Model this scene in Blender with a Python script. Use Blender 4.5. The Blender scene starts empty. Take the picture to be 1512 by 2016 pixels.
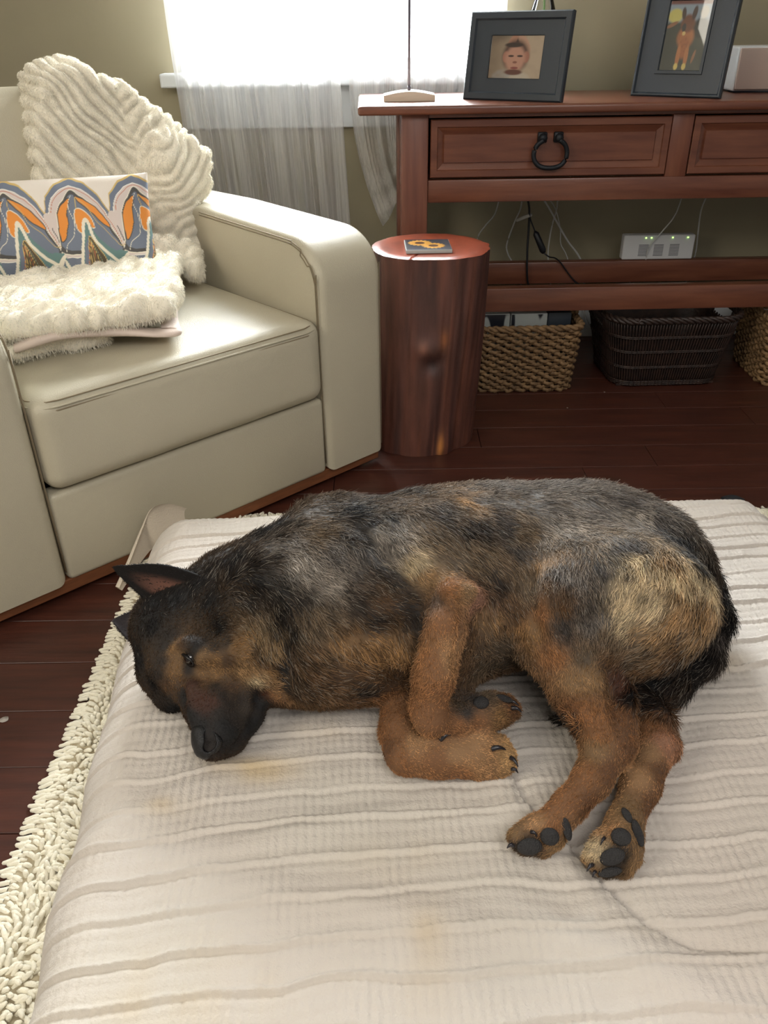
import bpy, bmesh, math, random
import numpy as np
from mathutils import Vector, Matrix, Euler
from mathutils.bvhtree import BVHTree
rng = np.random.default_rng(7); random.seed(7)
sc = bpy.context.scene; COL = sc.collection
R = math.radians

# ---------------------------------------------------------------- camera, world, light, exposure
CAM_H = .96; TH = R(31); FPX = 1600.; ROLL = R(.8)
FV = Vector((0, math.cos(TH), -math.sin(TH))); R0 = Vector((1, 0, 0)); U0 = R0.cross(FV)
RV = R0*math.cos(ROLL) - U0*math.sin(ROLL); UV = U0*math.cos(ROLL) + R0*math.sin(ROLL)
cam = bpy.data.cameras.new('camera'); camo = bpy.data.objects.new('camera', cam); COL.objects.link(camo)
camo.matrix_world = Matrix(((RV.x, UV.x, -FV.x, 0), (RV.y, UV.y, -FV.y, 0), (RV.z, UV.z, -FV.z, CAM_H), (0, 0, 0, 1)))
cam.sensor_fit = 'VERTICAL'; cam.sensor_height = 24.; cam.lens = 24.*FPX/2016.; cam.clip_start = .02
sc.camera = camo
sc.view_settings.view_transform = 'Standard'; sc.view_settings.look = 'None'
sc.view_settings.gamma = 1; sc.view_settings.use_curve_mapping = False
sc.view_settings.exposure = 0.0
w = bpy.data.worlds.new('world'); sc.world = w; w.use_nodes = True
w.node_tree.nodes['Background'].inputs[0].default_value = (1.0, .95, .88, 1)
w.node_tree.nodes['Background'].inputs[1].default_value = .27

def area(name, loc, target, sx, sy, power, col):
    l = bpy.data.lights.new(name, 'AREA'); l.shape = 'RECTANGLE'; l.size = sx; l.size_y = sy; l.energy = power; l.color = col
    o = bpy.data.objects.new(name, l); COL.objects.link(o); o.location = loc
    o.rotation_euler = (Vector(target)-Vector(loc)).to_track_quat('-Z', 'Y').to_euler(); o.visible_camera = True; return o
# bright overcast sky outside the window, then two area lights on the camera side
area('daylight_outside_window', (-.1, 3.55, 1.75), (-.12, 2.8, 1.3), 2.6, 2.4, 2100, (.93, .97, 1.0))
area('warm_light_from_left', (-2.2, -.6, 1.9), (-.2, 1.0, .3), 1.2, 1.2, 40, (1.0, .92, .78))  # warm area light from the left, its source unseen
area('soft_fill_behind', (.5, -.75, 2.25), (.15, .85, .1), 1.5, 1.1, 33, (1.0, .97, .94))  # added fill high behind the camera, brightens the bed and dog from above

# ---------------------------------------------------------------- helpers
def ray(px, py): return FV + RV*((px-756)/FPX) - UV*((py-1008)/FPX)
def onz(px, py, z):
    d = ray(px, py); return Vector((0, 0, CAM_H)) + d*((z-CAM_H)/d.z)
def ony(px, py, y):
    d = ray(px, py); return Vector((0, 0, CAM_H)) + d*(y/d.y)
def S(r, g, b):
    f = lambda c: ((c/255+.055)/1.055)**2.4 if c/255 > .04045 else c/255/12.92
    return (f(r), f(g), f(b))

def obj(name, me, m=None, parent=None, smooth=True, loc=None):
    if isinstance(me, bmesh.types.BMesh):
        b = me; me = bpy.data.meshes.new(name); b.to_mesh(me); b.free()
    o = bpy.data.objects.new(name, me); COL.objects.link(o)
    if m is not None:
        me.materials.clear(); me.materials.append(m)
    if smooth and hasattr(me, 'polygons') and len(me.polygons): me.polygons.foreach_set('use_smooth', [True]*len(me.polygons))
    if parent is not None: o.parent = parent
    if loc is not None: o.location = loc
    return o
def empty(name, loc=(0, 0, 0), rz=0):
    o = bpy.data.objects.new(name, None); COL.objects.link(o); o.location = loc; o.rotation_euler = (0, 0, rz); o.empty_display_size = .05; return o
def tag(o, label, cat, group=None, kind=None):
    if label: o['label'] = label
    if cat: o['category'] = cat
    if group: o['group'] = group
    if kind: o['kind'] = kind
    return o
def struct(name, me, m, parent=None, smooth=False, label=None):
    o = obj(name, me, m, parent, smooth)
    if parent is None: o['kind'] = 'structure'
    if label: o['label'] = label
    return o

def bevel_bm(b, edges, r, seg):
    if r > 0: bmesh.ops.bevel(b, geom=list(edges), offset=r, segments=seg, profile=.5, affect='EDGES', clamp_overlap=True)
def box(x0, x1, y0, y1, z0, z1, r=0, seg=2, b=None):
    b2 = bmesh.new(); bmesh.ops.create_cube(b2, size=1)
    for v in b2.verts: v.co = Vector((x0+(v.co.x+.5)*(x1-x0), y0+(v.co.y+.5)*(y1-y0), z0+(v.co.z+.5)*(z1-z0)))
    bevel_bm(b2, b2.edges, r, seg)
    return join(b, b2)
def join(b, b2):
    if b is None: return b2
    me = bpy.data.meshes.new('t'); b2.to_mesh(me); b2.free(); b.from_mesh(me); bpy.data.meshes.remove(me); return b
def auto(o, ang=35):
    me = o.data
    me.polygons.foreach_set('use_smooth', [True]*len(me.polygons))
    b = bmesh.new(); b.from_mesh(me); 
    for e in b.edges:
        e.smooth = not (len(e.link_faces) == 2 and e.calc_face_angle(0) > R(ang))
    b.to_mesh(me); b.free(); return o
def tube(pts, r, seg=8, closed=False, b=None, flat=1.0):
    pts = [Vector(p) for p in pts]; n = len(pts); b2 = bmesh.new(); rings = []
    up = Vector((0, 0, 1))
    for i, p in enumerate(pts):
        if closed: t = pts[(i+1) % n]-pts[i-1]
        else: t = pts[min(i+1, n-1)]-pts[max(i-1, 0)]
        t.normalize(); a = up if abs(t.dot(up)) < .95 else Vector((1, 0, 0))
        s = t.cross(a).normalized(); q = s.cross(t).normalized(); rr = r[i] if hasattr(r, '__len__') else r
        rings.append([b2.verts.new(p + s*(math.cos(k*2*math.pi/seg)*rr*flat) + q*(math.sin(k*2*math.pi/seg)*rr)) for k in range(seg)])
    for i in range(n if closed else n-1):
        a, c = rings[i], rings[(i+1) % n]
        for k in range(seg): b2.faces.new((a[k], a[(k+1) % seg], c[(k+1) % seg], c[k]))
    if not closed: b2.faces.new(rings[0]); b2.faces.new(rings[-1][::-1])
    bmesh.ops.recalc_face_normals(b2, faces=b2.faces)
    return join(b, b2)
def catmull(P, n=6, closed=False):
    P = [Vector(p) for p in P]; out = []; m = len(P)
    for i in range(m if closed else m-1):
        if closed: a, b_, c, d = P[i-1], P[i], P[(i+1) % m], P[(i+2) % m]
        else: a, b_, c, d = P[max(i-1, 0)], P[i], P[i+1], P[min(i+2, m-1)]
        for k in range(n):
            t = k/n; out.append(.5*((2*b_)+(c-a)*t+(2*a-5*b_+4*c-d)*t*t+(3*b_-a-3*c+d)*t**3))
    if not closed: out.append(P[-1])
    return out
def prism(prof, axis, a0, a1, r=0, seg=3):
    """closed 2D profile pushed along an axis; rim edges bevelled. prof in the two other axes (ordered)"""
    b = bmesh.new()
    def mk(p, a):
        if axis == 0: return Vector((a, p[0], p[1]))
        if axis == 1: return Vector((p[0], a, p[1]))
        return Vector((p[0], p[1], a))
    A = [b.verts.new(mk(p, a0)) for p in prof]; B = [b.verts.new(mk(p, a1)) for p in prof]; n = len(prof)
    fa = b.faces.new(A); fb = b.faces.new(B[::-1])
    for i in range(n): b.faces.new((A[i], B[i], B[(i+1) % n], A[(i+1) % n]))
    bmesh.ops.recalc_face_normals(b, faces=b.faces)
    if r: bevel_bm(b, [e for f in (fa, fb) for e in f.edges], r, seg)
    return b
def np_mesh(name, V, Fq):
    V = np.asarray(V, np.float32); Fq = np.asarray(Fq, np.int32); k = Fq.shape[1]
    me = bpy.data.meshes.new(name); me.vertices.add(len(V)); me.vertices.foreach_set('co', V.ravel())
    me.loops.add(Fq.size); me.loops.foreach_set('vertex_index', Fq.ravel())
    me.polygons.add(len(Fq)); me.polygons.foreach_set('loop_start', np.arange(0, Fq.size, k, dtype=np.int32))
    me.polygons.foreach_set('loop_total', np.full(len(Fq), k, np.int32))
    me.polygons.foreach_set('use_smooth', np.ones(len(Fq), bool)); me.update(calc_edges=True); me.validate(); return me
def grid_faces(nu, nv, closed_u=False):
    i = np.arange(nu if closed_u else nu-1)[:, None]; j = np.arange(nv-1)[None, :]
    a = i*nv+j; b = ((i+1) % nu)*nv+j
    return np.stack([a, b, b+1, a+1], -1).reshape(-1, 4)
def set_col(me, rgb, name='Col'):
    a = me.color_attributes.new(name, 'FLOAT_COLOR', 'POINT'); c = np.ones((len(rgb), 4), np.float32); c[:, :3] = rgb
    a.data.foreach_set('color', c.ravel())
def hsh(*ks):
    h = np.zeros_like(ks[0], dtype=np.uint32)
    for i, k in enumerate(ks): h ^= (k.astype(np.int64) & 0xffffffff).astype(np.uint32)*np.uint32([73856093, 19349663, 83492791][i])
    h ^= h >> 13; h *= np.uint32(1274126177); h ^= h >> 16
    return (h & 0xffff)/65535.
def vnoise(P, sc_=1., seed=0):
    P = np.asarray(P)*sc_ + seed*17.13; I = np.floor(P).astype(np.int64); f = P-I; f = f*f*(3-2*f); D = P.shape[-1]
    out = 0
    for c in range(2**D):
        o = [(c >> d) & 1 for d in range(D)]; wt = 1
        for d in range(D): wt = wt*(f[..., d] if o[d] else 1-f[..., d])
        out = out + wt*hsh(*[I[..., d]+o[d] for d in range(D)])
    return out*2-1
def sstep(a, b, x): t = np.clip((x-a)/(b-a), 0, 1); return t*t*(3-2*t)

# ---------------------------------------------------------------- materials
def mat(name, col, rough=.6, var=0, scale=8, bump=0, bscale=60, metal=0, stretch=(1, 1, 1), col2=None, attr=None, sheen=0, coat=0, spec=.5, detail=6, sss=0):
    m = bpy.data.materials.new(name); m.use_nodes = True; nt = m.node_tree; N = nt.nodes; Lk = nt.links; bs = N['Principled BSDF']
    bs.inputs['Roughness'].default_value = rough; bs.inputs['Metallic'].default_value = metal
    bs.inputs['Specular IOR Level'].default_value = spec
    if sheen: bs.inputs['Sheen Weight'].default_value = sheen
    if coat: bs.inputs['Coat Weight'].default_value = coat; bs.inputs['Coat Roughness'].default_value = .12
    bs.inputs['Base Color'].default_value = (*col, 1)
    tc = N.new('ShaderNodeTexCoord'); mp = N.new('ShaderNodeMapping'); mp.inputs['Scale'].default_value = stretch
    Lk.new(tc.outputs['Object'], mp.inputs[0])
    src = None
    if attr:
        a = N.new('ShaderNodeAttribute'); a.attribute_name = attr; src = a.outputs['Color']
    if var or col2:
        n = N.new('ShaderNodeTexNoise'); n.inputs['Scale'].default_value = scale; n.inputs['Detail'].default_value = detail; Lk.new(mp.outputs[0], n.inputs[0])
        mx = N.new('ShaderNodeMix'); mx.data_type = 'RGBA'
        rp = N.new('ShaderNodeMapRange'); rp.inputs['From Min'].default_value = .3; rp.inputs['From Max'].default_value = .7
        Lk.new(n.outputs['Fac'], rp.inputs['Value']); Lk.new(rp.outputs[0], mx.inputs['Factor'])
        c2 = col2 or tuple(c*(1-var) for c in col); c1 = col if col2 else tuple(min(1, c*(1+var)) for c in col)
        mx.inputs[6].default_value = (*c1, 1); mx.inputs[7].default_value = (*c2, 1)
        if src is not None:
            m2 = N.new('ShaderNodeMix'); m2.data_type = 'RGBA'; m2.blend_type = 'MULTIPLY'; m2.inputs['Factor'].default_value = 1
            Lk.new(src, m2.inputs[6]); Lk.new(mx.outputs[2], m2.inputs[7]); src = m2.outputs[2]
        else: src = mx.outputs[2]
    if src is not None: Lk.new(src, bs.inputs['Base Color'])
    if bump:
        n2 = N.new('ShaderNodeTexNoise'); n2.inputs['Scale'].default_value = bscale; n2.inputs['Detail'].default_value = 4; Lk.new(mp.outputs[0], n2.inputs[0])
        bp = N.new('ShaderNodeBump'); bp.inputs['Strength'].default_value = bump; bp.inputs['Distance'].default_value = .002
        Lk.new(n2.outputs['Fac'], bp.inputs['Height']); Lk.new(bp.outputs[0], bs.inputs['Normal'])
    return m
M = {}
M['wall'] = mat('khaki_wall_paint', S(150, 141, 116), .8, var=.05, scale=3, bump=.35, bscale=28)
M['trim'] = mat('white_trim_paint', S(205, 208, 208), .45, var=.02, bump=.1)
M['ceiling'] = mat('white_ceiling_paint', S(225, 222, 214), .9, bump=.2)
M['plank'] = mat('red_brown_floor_wood', S(78, 41, 30), .38, scale=14, stretch=(.35, 4, 1), col2=S(54, 29, 23), bump=.15, bscale=60)
M['leather'] = mat('cream_leather', S(186, 178, 156), .42, var=.03, scale=5, bump=.35, bscale=420, spec=.5)
M['stitch'] = mat('brown_stitching', S(134, 120, 96), .7)
M['plinth'] = mat('chair_plinth_wood', S(120, 72, 42), .6, var=.2, scale=20, stretch=(1, 1, 6))
M['cwood'] = mat('reddish_pine', S(118, 72, 52), .33, scale=10, stretch=(.5, 5, 5), col2=S(90, 50, 37), bump=.12, bscale=40, coat=.15)
M['cwoodv'] = mat('reddish_pine_upright', S(122, 75, 55), .38, scale=10, stretch=(5, 5, .5), col2=S(96, 53, 40), bump=.12, bscale=40)
M['iron'] = mat('black_iron', S(34, 36, 40), .5, metal=.6, bump=.5, bscale=80)
M['log'] = mat('red_cedar_log', (.8, .8, .8), .5, attr='Col', var=.35, scale=14, stretch=(3, 3, .5), bump=.7, bscale=35, coat=.05)
M['logtop'] = mat('cut_cedar_top', S(178, 86, 56), .3, scale=9, col2=S(128, 56, 38), stretch=(2, 1, 1), bump=.15, coat=.25)
M['black_frame'] = mat('black_frame_wood', S(34, 42, 50), .42, bump=.15, bscale=90)
M['print'] = mat('glossy_print', (1, 1, 1), .35, attr='Col')
M['flat_print'] = mat('printed_colours', (1, 1, 1), .75, attr='Col', bump=.25, bscale=500)
M['steel'] = mat('brushed_steel', S(112, 106, 116), .35, metal=.8)
M['cream_base'] = mat('cream_lamp_base', S(205, 188, 168), .4)
M['white_plastic'] = mat('white_plastic', S(205, 205, 205), .4)
M['grey_plastic'] = mat('grey_plastic_vents', S(125, 125, 128), .5)
M['silver'] = mat('speaker_cloth', S(178, 158, 146), .7, bump=.4, bscale=900)
M['white_cable'] = mat('white_cable', S(200, 200, 196), .5)
M['black_cable'] = mat('black_cable', S(18, 19, 24), .45)
M['seagrass'] = mat('seagrass', S(150, 118, 80), .7, scale=60, col2=S(98, 74, 48), bump=.5, bscale=160)
M['darkwicker'] = mat('dark_wicker', S(56, 38, 30), .5, scale=50, col2=S(30, 22, 20), bump=.4, bscale=160)
M['fluff'] = mat('cream_faux_fur', S(242, 234, 216), .85, var=.03, scale=30, sheen=.3)
M['lining'] = mat('pale_pink_lining', S(214, 196, 184), .75, var=.03, sheen=.2, bump=.3, bscale=200)
M['cover'] = mat('quilted_cover_cloth', (1, 1, 1), .85, attr='Col', sheen=.15, bump=.6, bscale=330)
M['noodle'] = mat('cream_chenille', S(232, 226, 206), .9, var=.05, scale=40, sheen=.2, bump=.6, bscale=500)
M['rugback'] = mat('rug_backing', S(170, 158, 132), .9, bump=.5)
M['skin'] = mat('dog_undercoat', (1, 1, 1), .8, attr='Col', bump=.6, bscale=300)
M['pad'] = mat('black_paw_pad', S(38, 36, 36), .6, bump=1, bscale=700)
M['claw'] = mat('dark_claw', S(40, 38, 42), .25)
M['nose'] = mat('black_nose_leather', S(15, 15, 17), .33, bump=.6, bscale=900)
M['eye'] = mat('dark_eye', S(22, 12, 8), .06, coat=1)
M['lid'] = mat('black_eyelid', S(16, 14, 14), .4)
M['black_cloth'] = mat('black_cloth', S(20, 21, 26), .8, bump=.4)
M['pale_mark'] = mat('pale_scuff', S(165, 158, 150), .8)
M['paperboard'] = mat('white_card', S(170, 172, 168), .6)
M['earskin'] = mat('ear_inner_skin', (1, 1, 1), .95, spec=.2, attr='Col', bump=.4, bscale=300)
def mat_glass(name, col=(1, 1, 1), rough=0.0):
    m = bpy.data.materials.new(name); m.use_nodes = True; N = m.node_tree.nodes; L_ = m.node_tree.links
    N.remove(N['Principled BSDF']); out = N['Material Output']
    g = N.new('ShaderNodeBsdfGlossy'); g.inputs['Roughness'].default_value = .02; t = N.new('ShaderNodeBsdfTransparent'); t.inputs[0].default_value = (*col, 1)
    fr = N.new('ShaderNodeFresnel'); fr.inputs[0].default_value = 1.45; mx = N.new('ShaderNodeMixShader')
    L_.new(fr.outputs[0], mx.inputs[0]); L_.new(t.outputs[0], mx.inputs[1]); L_.new(g.outputs[0], mx.inputs[2]); L_.new(mx.outputs[0], out.inputs[0]); return m
M['glass'] = mat_glass('clear_glass', (.97, .98, .98))
def mat_sheer():
    m = bpy.data.materials.new('sheer_voile'); m.use_nodes = True; N = m.node_tree.nodes; L_ = m.node_tree.links
    N.remove(N['Principled BSDF']); out = N['Material Output']
    d = N.new('ShaderNodeBsdfDiffuse'); d.inputs[0].default_value = (*S(232, 232, 234), 1)
    tr = N.new('ShaderNodeBsdfTranslucent'); tr.inputs[0].default_value = (*S(225, 222, 216), 1)
    t = N.new('ShaderNodeBsdfTransparent'); a = N.new('ShaderNodeMixShader'); a.inputs[0].default_value = .4
    L_.new(d.outputs[0], a.inputs[1]); L_.new(tr.outputs[0], a.inputs[2])
    tc = N.new('ShaderNodeTexCoord'); mp = N.new('ShaderNodeMapping'); mp.inputs['Scale'].default_value = (260, 260, 1.2)
    n = N.new('ShaderNodeTexNoise'); n.inputs['Scale'].default_value = 1; n.inputs['Detail'].default_value = 3
    L_.new(tc.outputs['Object'], mp.inputs[0]); L_.new(mp.outputs[0], n.inputs[0])
    mr = N.new('ShaderNodeMapRange'); mr.inputs['From Min'].default_value = .3; mr.inputs['From Max'].default_value = .7; mr.inputs['To Min'].default_value = .50; mr.inputs['To Max'].default_value = .66
    L_.new(n.outputs['Fac'], mr.inputs['Value'])
    mx = N.new('ShaderNodeMixShader'); L_.new(mr.outputs[0], mx.inputs[0]); L_.new(t.outputs[0], mx.inputs[1]); L_.new(a.outputs[0], mx.inputs[2]); L_.new(mx.outputs[0], out.inputs[0]); return m
M['sheer'] = mat_sheer()
def mat_led():
    m = bpy.data.materials.new('green_led'); m.use_nodes = True; b = m.node_tree.nodes['Principled BSDF']
    b.inputs['Base Color'].default_value = (.1, .6, .1, 1); b.inputs['Emission Color'].default_value = (.45, 1, .2, 1); b.inputs['Emission Strength'].default_value = 3; return m
M['led'] = mat_led()
def mat_hair(name, mul=1.0, rough=.45):
    m = bpy.data.materials.new(name); m.use_nodes = True; N = m.node_tree.nodes; L_ = m.node_tree.links; bs = N['Principled BSDF']
    a = N.new('ShaderNodeAttribute'); a.attribute_name = 'hc'; hi = N.new('ShaderNodeHairInfo')
    mr = N.new('ShaderNodeMapRange'); mr.inputs['To Min'].default_value = .72*mul; mr.inputs['To Max'].default_value = 1.1*mul
    L_.new(hi.outputs['Intercept'], mr.inputs['Value'])
    vm = N.new('ShaderNodeVectorMath'); vm.operation = 'SCALE'; L_.new(a.outputs['Color'], vm.inputs[0]); L_.new(mr.outputs[0], vm.inputs['Scale'])
    L_.new(vm.outputs[0], bs.inputs['Base Color']); bs.inputs['Roughness'].default_value = rough; bs.inputs['Specular IOR Level'].default_value = .22; return m
M['fur'] = mat_hair('dog_fur', 1.08, .6)
M['pile'] = mat_hair('faux_fur_pile', 1.0, .7)

def hair_obj(name, roots, dirs, nrm, length, col, rad, m, parent, npt=4, droop=.0, kind='stuff'):
    """curves grown from roots: leave along dirs, curl a little"""
    n = len(roots); t = np.linspace(0, 1, npt)[None, :, None]
    L_ = length[:, None, None]; d = dirs[:, None, :]; nn = nrm[:, None, :]
    P = roots[:, None, :] + L_*(d*t + nn*(-.22*t*t)) + np.array([0, 0, -droop])*(t*t*L_)
    hc = bpy.data.hair_curves.new(name); hc.add_curves([npt]*n)
    hc.attributes['position'].data.foreach_set('vector', P.astype(np.float32).ravel()) if 'position' in hc.attributes else None
    ra = hc.attributes.get('radius') or hc.attributes.new('radius', 'FLOAT', 'POINT')
    rr = (rad[:, None]*(1-.75*np.linspace(0, 1, npt)[None, :]**1.5)).astype(np.float32)
    ra.data.foreach_set('value', rr.ravel())
    ca = hc.attributes.new('hc', 'FLOAT_COLOR', 'CURVE'); c4 = np.ones((n, 4), np.float32); c4[:, :3] = col; ca.data.foreach_set('color', c4.ravel())
    o = bpy.data.objects.new(name, hc); COL.objects.link(o); hc.materials.append(m); o.parent = parent
    if kind: o['kind'] = kind
    return o
def sample_mesh(V, Fq, n, wv=None):
    T = np.concatenate([Fq[:, [0, 1, 2]], Fq[:, [0, 2, 3]]]) if Fq.shape[1] == 4 else Fq
    a, b, c = V[T[:, 0]], V[T[:, 1]], V[T[:, 2]]; cr = np.cross(b-a, c-a); A = np.linalg.norm(cr, axis=1)
    A = A if wv is None else A*wv[T].mean(1); i = rng.choice(len(T), n, p=A/A.sum()); r1 = np.sqrt(rng.random(n)); r2 = rng.random(n)
    return (a[i]*(1-r1)[:, None] + b[i]*(r1*(1-r2))[:, None] + c[i]*(r1*r2)[:, None]), T[i], np.stack([1-r1, r1*(1-r2), r1*r2], 1)

# signed distance modelling: round-cone chains and ellipsoids, smoothly joined, meshed with surface nets
class Field:
    def __init__(s, lo, hi, h):
        s.lo = np.array(lo, float); s.h = h; s.n = np.ceil((np.array(hi)-s.lo)/h).astype(int)+1
        s.d = np.full(s.n, 9., np.float32)
    def window(s, lo, hi):
        a = np.clip(np.floor((lo-s.lo)/s.h).astype(int), 0, s.n-1); b = np.clip(np.ceil((hi-s.lo)/s.h).astype(int)+1, 1, s.n)
        sl = tuple(slice(a[i], b[i]) for i in range(3))
        g = np.stack(np.meshgrid(*[s.lo[i]+s.h*np.arange(a[i], b[i]) for i in range(3)], indexing='ij'), -1)
        return sl, g
    def comb(s, sl, d, k, op='u'):
        c = s.d[sl]
        if c.size == 0: return
        if op == 'u': h = np.clip(.5+.5*(c-d)/k, 0, 1); s.d[sl] = c*(1-h)+d*h-k*h*(1-h)
        else: h = np.clip(.5-.5*(c+d)/k, 0, 1); s.d[sl] = c*(1-h)+(-d)*h+k*h*(1-h)
    def chain(s, pts, k=.02, op='u', flat=1.):
        P = [np.array(p[:3], float) for p in pts]; rr = [p[3] for p in pts]; m = max(rr)+k+.02
        lo = np.min(P, 0)-m; hi = np.max(P, 0)+m; sl, g = s.window(lo, hi); best = None
        for i in range(max(1, len(P)-1)):
            a, b = P[i], P[min(i+1, len(P)-1)]; ra, rb = rr[i], rr[min(i+1, len(P)-1)]
            ab = b-a; t = np.clip(((g-a)@ab)/max(ab@ab, 1e-9), 0, 1); q = g-(a+t[..., None]*ab)
            q[..., 2] /= flat
            d = np.linalg.norm(q, axis=-1)-(ra+(rb-ra)*t)
            best = d if best is None else np.where(True, (lambda h: best*(1-h)+d*h-.012*h*(1-h))(np.clip(.5+.5*(best-d)/.012, 0, 1)), d)
        s.comb(sl, best*min(1, flat), k, op)
    def ell(s, c, semi, rz=0, k=.03, op='u', rot=None):
        c = np.array(c, float); semi = np.array(semi, float); m = semi.max()+k+.02; sl, g = s.window(c-m, c+m)
        Rm = np.array(rot.to_matrix()) if rot is not None else np.array([[math.cos(rz), -math.sin(rz), 0], [math.sin(rz), math.cos(rz), 0], [0, 0, 1]])
        q = (g-c)@Rm; k0 = np.linalg.norm(q/semi, axis=-1); k1 = np.linalg.norm(q/semi**2, axis=-1)+1e-9
        s.comb(sl, k0*(k0-1)/k1, k, op)
    def above(s, fn, k=.008):
        g = s.lo[2]+s.h*np.arange(s.n[2]); pl = fn-g[None, None, :] if np.isscalar(fn) else fn[..., None]-g[None, None, :]
        c = s.d; h = np.clip(.5-.5*(c-pl)/k, 0, 1); s.d = (c*(1-h)+pl*h)*1.0 if False else np.maximum(c, pl)
    def mesh(s):
        d = s.d; ins = d < 0; nx, ny, nz = d.shape
        c = [ins[i:nx-1+i, j:ny-1+j, k:nz-1+k] for i in (0, 1) for j in (0, 1) for k in (0, 1)]
        al = np.logical_and.reduce(c); an = np.logical_or.reduce(c); act = an & ~al
        idx = np.argwhere(act); N = len(idx); vid = -np.ones(act.shape, int); vid[tuple(idx.T)] = np.arange(N)
        acc = np.zeros((N, 3)); cnt = np.zeros(N)
        for ax in range(3):
            for u in (0, 1):
                for v in (0, 1):
                    o = [0, 0, 0]; oth = [a for a in range(3) if a != ax]; o[oth[0]] = u; o[oth[1]] = v
                    p = idx+np.array(o); q = p.copy(); q[:, ax] += 1
                    da = d[tuple(p.T)]; db = d[tuple(q.T)]; m = (da < 0) != (db < 0); t = np.where(m, da/np.where(m, da-db, 1), 0)
                    pt = p.astype(float); pt[:, ax] += t; acc[m] += pt[m]; cnt[m] += 1
        V = s.lo+s.h*acc/cnt[:, None]; Fs = []
        for ax in range(3):
            a1, a2 = [(1, 2), (2, 0), (0, 1)][ax]
            sl0 = [slice(None)]*3; sl1 = [slice(None)]*3; sl0[ax] = slice(0, -1); sl1[ax] = slice(1, None)
            A = ins[tuple(sl0)]; B = ins[tuple(sl1)]; e = np.argwhere(A != B)
            e = e[(e[:, a1] > 0) & (e[:, a2] > 0) & (e[:, a1] < d.shape[a1]-1) & (e[:, a2] < d.shape[a2]-1)]
            fl = A[tuple(e.T)]
            def vv(i, j):
                q = e.copy(); q[:, a1] -= i; q[:, a2] -= j; return vid[tuple(q.T)]
            f = np.stack([vv(1, 1), vv(0, 1), vv(0, 0), vv(1, 0)], 1); f[~fl] = f[~fl][:, ::-1]; Fs.append(f)
        Fq = np.concatenate(Fs); return V, Fq[(Fq >= 0).all(1)]
def relax(V, Fq, it=2, lam=.5):
    E = np.concatenate([Fq[:, [0, 1]], Fq[:, [1, 2]], Fq[:, [2, 3]], Fq[:, [3, 0]]]); deg = np.bincount(E.ravel(), minlength=len(V))[:, None]
    for _ in range(it):
        A = np.zeros_like(V)
        for c in range(3): A[:, c] = np.bincount(E[:, 0], V[E[:, 1], c], len(V))+np.bincount(E[:, 1], V[E[:, 0], c], len(V))
        V = V*(1-lam)+lam*A/np.maximum(deg, 1)
    return V
def vnormals(V, Fq):
    n = np.cross(V[Fq[:, 2]]-V[Fq[:, 0]], V[Fq[:, 3]]-V[Fq[:, 1]]); A = np.zeros_like(V)
    for k in range(4):
        for c in range(3): A[:, c] += np.bincount(Fq[:, k], n[:, c], len(V))
    return A/np.maximum(np.linalg.norm(A, axis=1, keepdims=True), 1e-12)
def unit(a): return a/np.maximum(np.linalg.norm(a, axis=-1, keepdims=True), 1e-12)

# ================================================================= SETTING
WY = 2.80                                   # room side of the back wall
WX0, WX1, WZ0, WZ1 = -.605, .375, .80, 1.95   # window opening
b = bmesh.new()
for (x0, x1, z0, z1) in ((-2.4, WX0, 0, 2.45), (WX1, 2.6, 0, 2.45), (WX0, WX1, 0, WZ0), (WX0, WX1, WZ1, 2.45)):
    box(x0, x1, WY, WY+.14, z0, z1, 0, 1, b)
struct('wall_back', b, M['wall'])
struct('wall_left', box(-2.52, -2.4, -.4, WY+.14, 0, 2.45), M['wall'])
struct('ceiling', box(-2.52, 2.6, -.4, WY+.14, 2.45, 2.55), M['ceiling'])
struct('baseboard_back', box(-2.4, 2.6, WY-.016, WY, 0, .10, .004), M['trim'])
# floor with single boards
fl = struct('floor', box(-2.4, 2.6, -.6, WY, -.05, -.014), M['plank'])
pw = .118; y = -.2; row = 0; protos = {}
pm = {}
while y < WY-.02:
    x = -1.9 + (row*.37) % .8 - .4
    while x < 1.9:
        ln = .62 if (row+int(x*10)) % 2 else .84
        key = ln
        if key not in pm:
            me = bpy.data.meshes.new('floor_board'); bb = box(0, ln-.0016, 0, pw-.0016, -.014, 0, .0006, 1); bb.to_mesh(me); bb.free(); me.materials.append(M['plank']); pm[key] = me
        if y+pw > .15 and x+ln > -1.4 and x < 1.7:
            o = bpy.data.objects.new('floor_board', pm[key]); COL.objects.link(o); o.parent = fl; o.location = (x, y, -rng.random()*.0008)
        x += ln
    y += pw; row += 1
# pale fleck on the floor boards
for (px, py, s_) in ((8, 1417, .006), (1117, 803, .002), (1190, 772, .002)):
    p = onz(px, py, 0); bb = bmesh.new(); bmesh.ops.create_circle(bb, cap_ends=True, segments=10, radius=s_)
    for v in bb.verts: v.co = v.co*(1+.3*rng.random())
    bb2 = bmesh.ops.extrude_face_region(bb, geom=list(bb.faces))
    for v in [g for g in bb2['geom'] if isinstance(g, bmesh.types.BMVert)]: v.co.z += .0008
    o = obj('paint_fleck', bb, M['pale_mark'], fl, loc=(p.x, p.y, .0002))

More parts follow.
